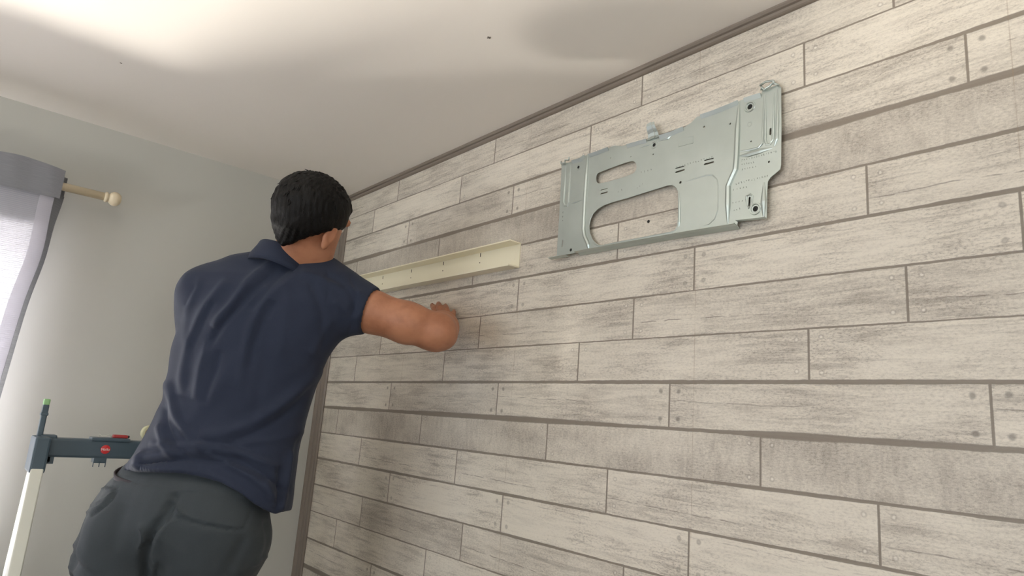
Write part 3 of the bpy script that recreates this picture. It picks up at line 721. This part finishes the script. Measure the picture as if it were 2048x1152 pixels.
M_navyd = weave('navy_rib', srgb(24, 26, 44), srgb(32, 34, 56), 700, 0.85, 0.4)
M_trous = weave('charcoal_work_cloth', srgb(50, 56, 60), srgb(66, 72, 76), 460, 0.8, 0.3)
M_shoe = plain('black_shoe_leather', srgb(36, 34, 34), 0.5); M_sole = plain('shoe_sole', srgb(70, 60, 50), 0.7)

footz = stepz(1) + .003; yf = ladder_front[1]
xm = (XLs + XRs) / 2 + .00
FL, FR = Vector((xm - .10, yf - .03, footz)), Vector((xm + .11, yf - .03, footz))
man = empty('person', (xm, yf - .03, footz)); tag(man, 'person in navy polo shirt and charcoal trousers on a step ladder, reaching out', 'person')

# joints, in grid metres
SHR, ELR, WRR = C3(662, 598, 1.57), C3(877, 661, 1.575), C3(896, 650, 1.80)
SHL = C3(408, 588, 1.58)
gx = -.60; bar = np.array([gx, LY - .004, zt])
HL = w2c(bar + np.array([0, -.035, .026])); ELL = C3(418, 730, 1.76)
NB, HC = C3(572, 535, 1.58), C3(622, 432, 1.535)
U = np.array([.40, -.90, .10]); U /= np.linalg.norm(U); Fw = np.array([.27, .16, .94]); Fw -= U * (Fw @ U); Fw /= np.linalg.norm(Fw); R_ = np.cross(U, Fw); R_ = -R_ if R_[0] < 0 else R_
def hd(r, u, f): return HC + R_ * r + U * u + Fw * f

# --- body: trunk, neck, head, arms and hands in one surface
g = Grid((-.92, -.30, 1.30), (.10, .70, 2.12), .0042)
spine = [C3(395, 1010, 1.50), C3(430, 900, 1.535), C3(490, 760, 1.56), C3(530, 640, 1.575), C3(560, 560, 1.58)]
rad = [(.135, .085), (.125, .08), (.14, .09), (.15, .09), (.085, .06)]
for i in range(4): g.cone(spine[i], spine[i+1], rad[i][0] * .88, rad[i+1][0] * .88, .03, sq=((0, 0, 1), .60))
g.cone(SHL, SHR, .052, .052, .03)
g.cone(NB + (0, .03, 0), C3(606, 470, 1.545), .053, .048, .015)
# right arm
g.cone(SHR, C3(745, 624, 1.56), .056, .050, .02); g.cone(C3(745, 624, 1.56), C3(815, 646, 1.56), .050, .0465, .01)
g.cone(C3(815, 646, 1.56), C3(872, 660, 1.575), .0465, .040, .02)
g.cone(C3(868, 668, 1.575), C3(882, 666, 1.60), .036, .037, .02)
g.cone(C3(855, 672, 1.565), C3(872, 676, 1.58), .026, .022, .02)
g.cone(ELR, C3(882, 656, 1.66), .038, .038, .02); g.cone(C3(890, 676, 1.582), C3(872, 680, 1.578), .021, .020, .02); g.cone(C3(884, 656, 1.66), WRR, .041, .029, .02)
# left arm
g.cone(SHL, ELL, .052, .040, .02); g.cone(ELL, ELL * .6 + HL * .4, .040, .037, .015); g.cone(ELL * .6 + HL * .4, HL, .037, .026, .015)
# head: skull, face, jaw
g.ell(hd(0, .012, -.004), (R_, U, Fw), (.067, .080, .085), .01)
g.ell(hd(0, -.035, .030), (R_, U, Fw), (.062, .075, .066), .025)
g.cone(hd(-.035, -.078, .045), hd(.035, -.078, .045), .030, .030, .03); g.cone(hd(0, -.098, .075), hd(0, -.090, .07), .020, .020, .025)
g.cone(hd(0, .012, .092), hd(0, -.030, .112), .008, .013, .012)           # nose
g.cone(hd(-.011, -.034, .102), hd(.011, -.034, .102), .008, .008, .006)
g.cone(hd(-.042, .024, .078), hd(.042, .024, .078), .011, .011, .012)     # brow
g.cone(hd(-.020, -.058, .090), hd(.020, -.058, .090), .0065, .0065, .006); g.cone(hd(-.017, -.068, .088), hd(.017, -.068, .088), .007, .007, .006)
for s in (-1, 1):
    g.ell(hd(s * .031, .004, .086), (R_, U, Fw), (.014, .010, .010), .004, 'c')
    e0 = hd(s * .068, -.026, -.006); ea = R_ * s * .86 - Fw * .5
    g.ell(e0 + ea * .008, (ea, U * .97 - Fw * .2, Fw * .9 + R_ * s * .4), (.006, .028, .0155), .005)
    g.ell(e0 + ea * .016 + Fw * .003, (ea, U, Fw * .9 + R_ * s * .4), (.0055, .018, .009), 0, 'c')
    g.cone(e0 + ea * .004 - U * .028, e0 + ea * .002 - U * .020, .0075, .008, .005)
# right hand, flat-curled against the planks, below the trunking
def wc(px, py, x): return w2c(on_wall(px, py, x))
KN = [wc(876, 634, -.046), wc(885, 632, -.046), wc(895, 636, -.046), wc(905, 644, -.044)]     # knuckles, index to little
PIP = [wc(869, 618, -.038), wc(880, 616, -.040), wc(893, 620, -.038), wc(906, 631, -.034)]
TIP = [wc(864, 610, -.010), wc(877, 607, -.010), wc(891, 611, -.010), wc(908, 622, -.009)]
palm = sum(KN) / 4; pdir = palm - WRR
g.cone(WRR, WRR * .5 + palm * .5, .028, .030, .015, sq=((.63, -.1, .77), .62))
for k_ in KN: g.cone(WRR * .55 + palm * .45 , k_, .021, .0125, .008)
for a, b_, c_, r in zip(KN, PIP, TIP, (.0095, .0098, .0093, .0082)):
    g.cone(a, b_, r * 1.12, r, .0025); g.cone(b_, b_ * .45 + c_ * .55, r, r * .9, .0015); g.cone(b_ * .45 + c_ * .55, c_, r * .9, r * .75, .0015)
th = [WRR * .7 + palm * .3 + (palm - WRR) * 0 + np.array([-.016, .008, .01]), wc(866, 652, -.050), wc(860, 643, -.030), wc(857, 635, -.011)]
g.cone(th[0], th[1], .017, .0125, .008); g.cone(th[1], th[2], .0118, .0108, .003); g.cone(th[2], th[3], .0108, .008, .002)
# left hand wraps the ladder's top bar
def wq(dx, dy, dz): return w2c(bar + np.array([dx, dy, dz]))
g.cone(HL, wq(-.012, -.004, .024), .026, .022, .01); g.cone(HL, wq(.02, -.004, .022), .024, .018, .01)
for i, r in enumerate((.0095, .0098, .0093, .0082)):
    x_ = .030 - .0205 * i
    g.cone(wq(x_, -.012, .022), wq(x_, .028, .016), .0125, r, .006); g.cone(wq(x_, .028, .016), wq(x_, .036, -.010), r, r * .95, .002); g.cone(wq(x_, .036, -.010), wq(x_, .032, -.028), r * .95, r * .75, .002)
g.cone(wq(.034, -.026, .018), wq(.040, -.038, -.004), .014, .010, .006); g.cone(wq(.040, -.038, -.004), wq(.030, -.038, -.026), .010, .0085, .002)
body = grown('body', g, M_skin, man, 2)
# eyes
M_eye = plain('eye_white', srgb(232, 228, 222), 0.2); M_iris = plain('brown_iris', srgb(60, 38, 24), 0.2)
for s in (-1, 1):
    bm = bmesh.new(); bmesh.ops.create_uvsphere(bm, u_segments=20, v_segments=14, radius=.0115, matrix=Matrix.Translation(Vector(c2w(hd(s * .031, .004, .0775))))); e_ = link('eye', bm, M_eye, man, True)
    cw = Vector(c2w(hd(s * .031, .003, .0885))); fw = Vector(CR * Fw[0] + CD * Fw[1] + CF * Fw[2]); bm = bmesh.new(); lathe(bm, cw - fw * .0022, fw, [(0, .0058), (.0018, .0050), (.0026, .0025), (.0028, .0003)], 16); link('iris', bm, M_iris, e_, True)

# --- hair
g = Grid(HC - .135, HC + .135, .0028)
g.ell(hd(.000, .014, -.012), (R_, U, Fw), (.081, .084, .091), .0, p=2.1)
g.ell(hd(0, .035, .02), (R_, U, Fw), (.068, .060, .076), .01)
g.cone(hd(0, -.040, -.052), hd(0, -.066, -.040), .038, .026, .03)
sl, X_, Y_, Z_ = g.sub(HC - .2, HC + .2)
fr_ = (X_ - HC[0]) * R_[0] + (Y_ - HC[1]) * R_[1] + (Z_ - HC[2]) * R_[2]; fu_ = (X_ - HC[0]) * U[0] + (Y_ - HC[1]) * U[1] + (Z_ - HC[2]) * U[2]; ff_ = (X_ - HC[0]) * Fw[0] + (Y_ - HC[1]) * Fw[1] + (Z_ - HC[2]) * Fw[2]
low = -(fu_ - (-.092 + np.abs(fr_) * .80 + np.clip(ff_ + .05, 0, 1) * .50)) * .8        # hairline: nape low, rises over the ears
low = np.maximum(low, -(fu_ + .02 - np.clip(ff_ - .055, 0, 1) * 4.0) * .5 if False else low)
front = np.minimum(ff_ - .052, -(fu_ - .052)) ; 
g.D = np.maximum(g.D, low.astype(np.float32)); g.D = np.maximum(g.D, np.minimum(ff_ - .050, .056 - fu_).astype(np.float32))
def hair_post(V, Q):
    N = vnormals(V, Q); q = V - HC; a = np.stack([q @ R_, q @ U, q @ Fw], 1)
    st = np.sin(a[:, 0] * 520 + 6 * np.sin(a[:, 1] * 40) + a[:, 2] * 160) * .0006 + smooth_noise(V, 160, .0013, 4) + smooth_noise(V, 60, .0016, 5)
    return V + N * st[:, None]
hair = grown('hair', g, M_hair, man, 1, hair_post)
bm = bmesh.new(); rs = random.Random(5)
for i in range(420):                                    # short locks that break the outline
    th_, ph = rs.uniform(0, 2 * math.pi), rs.uniform(0.0, 1.75)
    d = R_ * math.sin(ph) * math.cos(th_) * .0800 + U * math.cos(ph) * .083 + Fw * math.sin(ph) * math.sin(th_) * .090
    p0 = hd(.0, .014, -.012) + d
    uu = (p0 - HC) @ U; f_ = (p0 - HC) @ Fw; r_ = (p0 - HC) @ R_
    if uu < -.058 + abs(r_) * .95 + max(0, f_ + .05) * .5 or (f_ > .05 and uu < .06): continue
    dn = d / np.linalg.norm(d); tg = -U + dn * (U @ dn) + R_ * rs.uniform(-.5, .5) + Fw * rs.uniform(-.3, .6) * (1 if uu > .05 else 0); tg /= np.linalg.norm(tg) + 1e-6
    L = rs.uniform(.010, .020)
    if abs(dn @ U) > .8: L *= .8
    pts = [p0 - dn * .003, p0 + tg * L * .5 + dn * rs.uniform(.0006, .0022), p0 + tg * L + dn * rs.uniform(-.001, .0030)]
    tube(bm, [Vector(c2w(p)) for p in pts], [.0022, .0017, .0003], 5)
tag(link('hair_lock', bm, M_hair, hair, True), kind='stuff')

# --- polo shirt
T = np.array([ # py, left px, right px, depth, half thickness
 (494, 540, 600, 1.590, .030), (503, 500, 628, 1.588, .040), (512, 462, 648, 1.586, .050), (525, 424, 668, 1.583, .064), (545, 392, 692, 1.578, .086), (570, 375, 704, 1.573, .104),
 (600, 366, 702, 1.570, .115), (640, 358, 692, 1.566, .118), (690, 346, 671, 1.560, .118), (715, 341, 655, 1.558, .117), (740, 337, 642, 1.555, .116),
 (800, 326, 625, 1.548, .114), (840, 306, 614, 1.542, .113), (880, 284, 606, 1.535, .114), (920, 258, 598, 1.525, .117), (950, 236, 592, 1.518, .122), (985, 216, 587, 1.512, .128), (1060, 208, 575, 1.505, .13)])
HEM = np.array([(150, 930), (235, 940), (300, 939), (360, 945), (440, 965), (480, 986), (505, 1006), (530, 1020), (546, 1026), (553, 1028), (560, 1022), (590, 1018)])
def shell_fn(Tb, X_, Y_, Z_, grow=0., n=2.35):
    py = 576 + F * Y_ / Z_; px = 1024 + F * X_ / Z_
    L_ = np.interp(py, Tb[:, 0], Tb[:, 1]); Rr = np.interp(py, Tb[:, 0], Tb[:, 2]); zc = np.interp(py, Tb[:, 0], Tb[:, 3]); bb = np.interp(py, Tb[:, 0], Tb[:, 4]) + grow
    hw = (Rr - L_) / 2; m = hw / F * zc + grow; u = (px - (L_ + Rr) / 2) / hw * (hw / F * zc) / m; v = (Z_ - zc) / bb
    f = (np.abs(u) ** n + np.abs(v) ** n) ** (1 / n); return (f - 1) * np.minimum(m, bb), px, py
g = Grid((-.96, -.16, 1.36), (-.24, .54, 1.78), .0040)
X_, Y_, Z_ = np.meshgrid(*g.ax, indexing='ij', sparse=True)
d, px, py = shell_fn(T, X_, Y_, Z_); d = np.maximum(d, (494 - py) / F * 1.57).astype(np.float32); g.D = np.minimum(g.D, d)
SE = C3(742, 621, 1.555); g.cone(C3(648, 596, 1.573), SE + (SE - C3(648, 596, 1.573)) * .25, .083, .050, .035)
SLe = SHL + (ELL - SHL) * .50; g.cone(SHL + (.004, 0, 0), SLe + (ELL - SHL) * .1, .064, .060, .03)
dirR = SE - C3(648, 596, 1.573); dirR = np.array([dirR[0], dirR[1] * 1.35, dirR[2]]); dirR /= np.linalg.norm(dirR)
cut = (X_ - SE[0]) * dirR[0] + (Y_ - SE[1]) * dirR[1] + (Z_ - SE[2]) * dirR[2]; outer = g.D.copy(); g.D = np.maximum(g.D, cut.astype(np.float32))
dl = (ELL - SHL) / np.linalg.norm(ELL - SHL); cutl = (X_ - SLe[0]) * dl[0] + (Y_ - SLe[1]) * dl[1] + (Z_ - SLe[2]) * dl[2]
nearl = (X_ < SHL[0] + .12) & (Z_ > 1.63); g.D = np.where(nearl, np.maximum(g.D, cutl), g.D).astype(np.float32)
inner = outer + .009
g.D = np.where((cut > -.035), np.maximum(g.D, -(inner)), g.D).astype(np.float32)
g.D = np.where((cutl > -.035) & nearl, np.maximum(g.D, -(inner)), g.D).astype(np.float32)
hem = (py - np.interp(px, HEM[:, 0], HEM[:, 1])) / F * 1.45
g.D = np.maximum(g.D, hem).astype(np.float32); g.D = np.where(hem > -.06, np.maximum(g.D, -(outer + .014)), g.D).astype(np.float32)
g.D = np.maximum(g.D, -(((X_ - NB[0] - .003) ** 2 + (Z_ - NB[2]) ** 2) ** .5 - .046 + np.maximum(0, (py - 530)) * .01)).astype(np.float32)
FOLD = [
 ([(572,512),(540,530),(505,556),(478,590),(455,625),(425,655)], 11, .0085), ([(590,524),(556,548),(520,590),(494,620)], 8, -.0045), ([(560,535),(500,585),(468,622),(430,665),(415,700)], 8, -.006),
 ([(600,545),(540,590),(505,640),(490,700),(478,780)], 12, .0050), ([(545,600),(512,670),(498,740)], 9, -.004), ([(405,555),(385,590),(372,640),(368,690)], 9, .0030), ([(392,570),(372,610)], 6, -.002),
 ([(455,560),(415,610),(385,665),(366,720),(362,790)], 10, .0055), ([(430,600),(400,650),(380,700)], 7, -.004), ([(480,700),(440,770),(400,820),(380,850)], 16, .004), ([(420,680),(400,740),(392,800)], 10, .004), ([(440,700),(425,760),(410,810)], 9, -.0045),
 ([(535,640),(530,720),(515,800),(500,860)], 14, -.003), ([(575,570),(570,640),(560,720)], 12, .003), ([(620,560),(640,600),(650,660),(640,700)], 10, -.004), ([(600,545),(640,555),(690,575),(730,592)], 10, .0045), ([(650,548),(690,570),(712,600),(700,640)], 8, -.0045),
 ([(668,600),(690,620),(712,640)], 7, .004), ([(660,640),(640,680),(620,710)], 9, .0035), ([(640,735),(590,790),(520,840),(450,868),(400,872)], 13, .0065), ([(630,770),(580,825),(520,862),(450,890)], 10, -.0045), ([(610,860),(560,880),(500,885),(440,880)], 9, .003),
 ([(336,760),(345,800),(362,840),(390,880),(412,905)], 10, .0080), ([(350,790),(372,850),(400,890)], 6, -.0035), ([(330,810),(335,850),(350,890),(380,915)], 8, -.0055), ([(320,850),(330,890),(352,915)], 8, .005),
 ([(262,925),(300,912),(360,905),(430,905),(470,918)], 8, .0060), ([(280,930),(330,922),(400,917),(450,928)], 5, -.0045), ([(300,890),(350,893),(420,893),(480,905),(530,925),(570,940)], 8, .0055), ([(420,905),(480,922),(530,950),(570,985)], 7, -.006), ([(450,928),(500,950),(540,985),(556,1015)], 7, .005),
 ([(290,905),(282,920),(275,935)], 7, .0050), ([(586,900),(576,950),(566,1000),(560,1020)], 7, .0065), ([(600,880),(590,930),(578,990)], 6, -.004), ([(560,930),(560,980),(552,1020)], 7, -.006), ([(530,960),(545,1000)], 8, .005), ([(250,930),(300,938),(370,938),(440,955),(500,998)], 4, .0022),
 ([(752,584),(736,606),(727,632),(722,658)], 2.5, -.0022), ([(700,548),(716,590),(706,640),(694,670)], 3, -.002), ([(655,534),(660,570),(652,610)], 3, -.0012)]
def shirt_post(V, Q):
    V = folds(V, Q, FOLD); N = vnormals(V, Q); return V + N * (smooth_noise(V, 38, .0013, 7) + smooth_noise(V, 16, .002, 8))[:, None]
shirt = grown('shirt', g, M_navy, man, 2, shirt_post)
# collar: stand plus fall round the neck
V = []; Fc = []; nA = 64
cr_ = np.array([.93, .36, 0.05]); cr_ /= np.linalg.norm(cr_); cf_ = np.array([-.15, .30, .94]); cf_ -= cr_ * (cf_ @ cr_); cf_ /= np.linalg.norm(cf_)
sect = [(563, 552, .090, .100), (565, 538, .087, .093), (569, 517, .0735, .076), (571, 508, .0690, .071), (571, 506, .0665, .068), (570, 509, .0640, .065), (568, 520, .0640, .064), (565, 545, .0660, .066)]
for px_, py_, ra, rb in sect:
    c_ = C3(px_, py_, 1.578)
    for k in range(nA):
        a = 2 * math.pi * k / nA; open_ = max(0, math.sin(a)) ** 6
        V.append(c_ + cr_ * math.cos(a) * ra * .92 + cf_ * math.sin(a) * rb + np.array([0, .018 * open_, 0]))
ns = len(sect)
for s_ in range(ns):
    for k in range(nA):
        a, b_ = s_ * nA + k, s_ * nA + (k + 1) % nA; c_, d_ = ((s_ + 1) % ns) * nA + (k + 1) % nA, ((s_ + 1) % ns) * nA + k; Fc.append((a, b_, c_, d_))
link('collar', ([tuple(q) for q in c2w(np.array(V))], Fc), M_navy, shirt, True)
# sleeve cuff: a ribbed band at the right sleeve's edge
bm = bmesh.new()

# --- trousers: seat and two legs
KNL, KNR = w2c(np.array([xm - .14, -.70, .94])), w2c(np.array([xm + .10, -.68, .94]))
ANL, ANR = w2c(np.array([FL.x, FL.y - .045, footz + .10])), w2c(np.array([FR.x, FR.y - .045, footz + .10]))
HPL, HPR = C3(282, 1095, 1.50), C3(418, 1085, 1.50)
TT = np.array([(905, 280, 555, 1.530, .085), (925, 254, 548, 1.528, .094), (950, 232, 543, 1.523, .104), (975, 206, 540, 1.515, .122), (1010, 182, 536, 1.508, .134), (1035, 171, 541, 1.503, .140), (1060, 162, 545, 1.50, .142), (1085, 151, 544, 1.50, .140), (1110, 142, 537, 1.50, .130), (1130, 138, 528, 1.50, .11), (1150, 137, 515, 1.50, .08), (1175, 160, 480, 1.50, .05)])
allp = np.array([KNL, KNR, ANL, ANR, HPL, HPR]); lo = np.minimum(allp.min(0) - .13, (-1.08, .36, 1.33)); hi = np.maximum(allp.max(0) + .13, (-.45, .5, 1.68))
g = Grid(lo, hi, .0058)
sl, X_, Y_, Z_ = g.sub((-1, .3, 1.3), (0, .80, 1.75))
d, px, py = shell_fn(TT, X_, Y_, Z_, n=2.2); g.blend(sl, np.where(py > 1172, .2, d).astype(np.float32), .0)
for hp, kn_, an, e in ((HPL, KNL, ANL, (160, 1095)), (HPR, KNR, ANR, (0, 0))):
    g.cone(hp, hp * .6 + kn_ * .4, .106, .094, .022); g.cone(hp * .6 + kn_ * .4, kn_, .094, .076, .02); g.cone(kn_, kn_ * .5 + an * .5, .076, .074, .02); g.cone(kn_ * .5 + an * .5, an, .072, .062, .02)
g.ell(C3(250, 1090, 1.455), ((1,0,0),(0,1,0),(0,0,1)), (.085, .12, .085), .02); g.ell(C3(428, 1080, 1.450), ((1,0,0),(0,1,0),(0,0,1)), (.105, .12, .090), .02)
X_, Y_, Z_ = np.meshgrid(*g.ax, indexing='ij', sparse=True); py = 576 + F * Y_ / Z_; px = 1024 + F * X_ / Z_
g.D = np.maximum(g.D, (np.interp(px, [200, 235, 560], [940, 925, 955]) - py) / F * 1.4).astype(np.float32)
cw_ = Vector(CD); az = np.array([X_ * CR[2] + Y_ * CD[2] + Z_ * CF[2] + CP[2]][0]); g.D = np.maximum(g.D, (footz + .065) - az).astype(np.float32)
TF = [ ([(352,985),(340,1010),(322,1040),(302,1065),(290,1095),(286,1130),(300,1180),(310,1230)], 9, -.012), ([(338,995),(344,1006),(352,1018),(366,1034)], 4, .007), ([(342,1003),(352,1024),(362,1037)], 3, -.004),
 ([(366,1034),(385,1044),(430,1052),(485,1061)], 3.0, -.0045), ([(366,1028),(385,1038),(430,1046),(485,1055)], 3.0, .0025), ([(486,1060),(500,1030),(506,1005)], 2.5, -.0025), ([(342,990),(380,985),(440,985),(500,1000)], 2.2, -.0022), ([(345,982),(380,978),(440,979),(498,992)], 1.8, .0012),
 ([(208,972),(240,976)], 2.4, -.0030), ([(204,978),(238,982)], 2.4, .0026), ([(234,978),(224,1000),(198,1022),(182,1030)], 3.5, -.0050), ([(226,990),(205,1012),(178,1022)], 3, .0035), ([(174,1024),(195,1027)], 2.5, .003), ([(182,1012),(210,1000),(226,988)], 3, .003),
 ([(278,1050),(288,1066),(284,1090),(276,1100)], 5, .0065), ([(300,1068),(296,1085),(288,1098)], 4, -.004), ([(335,1040),(322,1065),(312,1085)], 7, .004),
 ([(312,1120),(306,1145),(300,1160)], 4, .0050), ([(143,1092),(150,1120),(170,1140),(196,1160)], 5, -.0035), ([(150,1085),(160,1115),(180,1135)], 6, .002), ([(140,1130),(155,1150),(180,1170)], 5, .004),
 ([(240,950),(265,956),(300,960)], 4, .002), ([(225,955),(260,966),(330,970),(420,976)], 2.0, -.0020), ([(530,1040),(536,1070),(534,1100),(520,1125)], 6, -.004), ([(505,1128),(520,1122),(534,1110)], 5, .004), ([(490,1070),(470,1110),(455,1150)], 12, -.003), ([(250,1010),(230,1060),(222,1110)], 14, -.003)]
def tr_post(V, Q):
    V = folds(V, Q, TF); N = vnormals(V, Q); return V + N * (smooth_noise(V, 26, .0016, 11) + smooth_noise(V, 60, .0007, 12))[:, None]
trousers = grown('trousers', g, M_trous, man, 2, tr_post)
# belt just under the shirt
bm = bmesh.new(); P = []
for k in range(48):
    a = 2 * math.pi * k / 48; P.append(C3(390 + math.cos(a) * 151 , 951 + 0 * math.sin(a), 1.522) + np.array([0, -.006 * math.sin(a), math.sin(a) * .099]))
V = []; Fc = []
for i, p in enumerate(P):
    o_ = p - np.mean(P, 0); o_ /= np.linalg.norm(o_)
    for du, dr in ((-.017, 0), (-.017, .0035), (.017, .0035), (.017, 0)): V.append(p + np.array([0, du, 0]) + o_ * dr)
for i in range(48):
    for s_ in range(4): a, b_ = i * 4 + s_, i * 4 + (s_ + 1) % 4; c_, d_ = ((i + 1) % 48) * 4 + (s_ + 1) % 4, ((i + 1) % 48) * 4 + s_; Fc.append((a, b_, c_, d_))
link('belt', ([tuple(q) for q in c2w(np.array(V))], Fc), plain('dark_leather_belt', srgb(38, 28, 32), 0.6), man, True)
# --- shoes on the second step
for ft in (FL, FR):
    bm = bmesh.new(); secs = [(-.085, .026, .035, .078), (-.06, .034, .040, .085), (-.02, .036, .038, .078), (.03, .036, .028, .060), (.08, .044, .024, .048), (.125, .040, .020, .040), (.155, .022, .012, .026)]
    rings = []
    for y_, w_, hm, ht in secs:
        rings.append([bm.verts.new(Vector((ft.x + math.copysign(abs(math.cos(a)) ** .8, math.cos(a)) * w_, ft.y - .03 + y_, ft.z + .016 + (math.sin(a) * .5 + .5) * ht))) for a in [2 * math.pi * k / 20 for k in range(20)]])
    for a, b_ in zip(rings, rings[1:]):
        for k in range(20): bm.faces.new((a[k], a[(k+1) % 20], b_[(k+1) % 20], b_[k]))
    bm.faces.new(rings[0][::-1]); bm.faces.new(rings[-1]); sh = link('shoe', bm, M_shoe, man, True)
    bm = bmesh.new(); ol = [(.028, -.088), (.036, -.05), (.034, 0), (.038, .04), (.045, .085), (.040, .13), (.020, .16)]
    pts = [(x_, y_) for x_, y_ in ol] + [(-x_, y_) for x_, y_ in ol[::-1]]
    lo_ = [bm.verts.new((ft.x + x_, ft.y - .03 + y_, ft.z - .002)) for x_, y_ in pts]; hi_ = [bm.verts.new((ft.x + x_, ft.y - .03 + y_, ft.z + .02)) for x_, y_ in pts]
    bm.faces.new(lo_[::-1]); bm.faces.new(hi_)
    for k in range(len(pts)): bm.faces.new((lo_[k], lo_[(k+1) % len(pts)], hi_[(k+1) % len(pts)], hi_[k]))
    link('sole', bm, M_sole, sh)
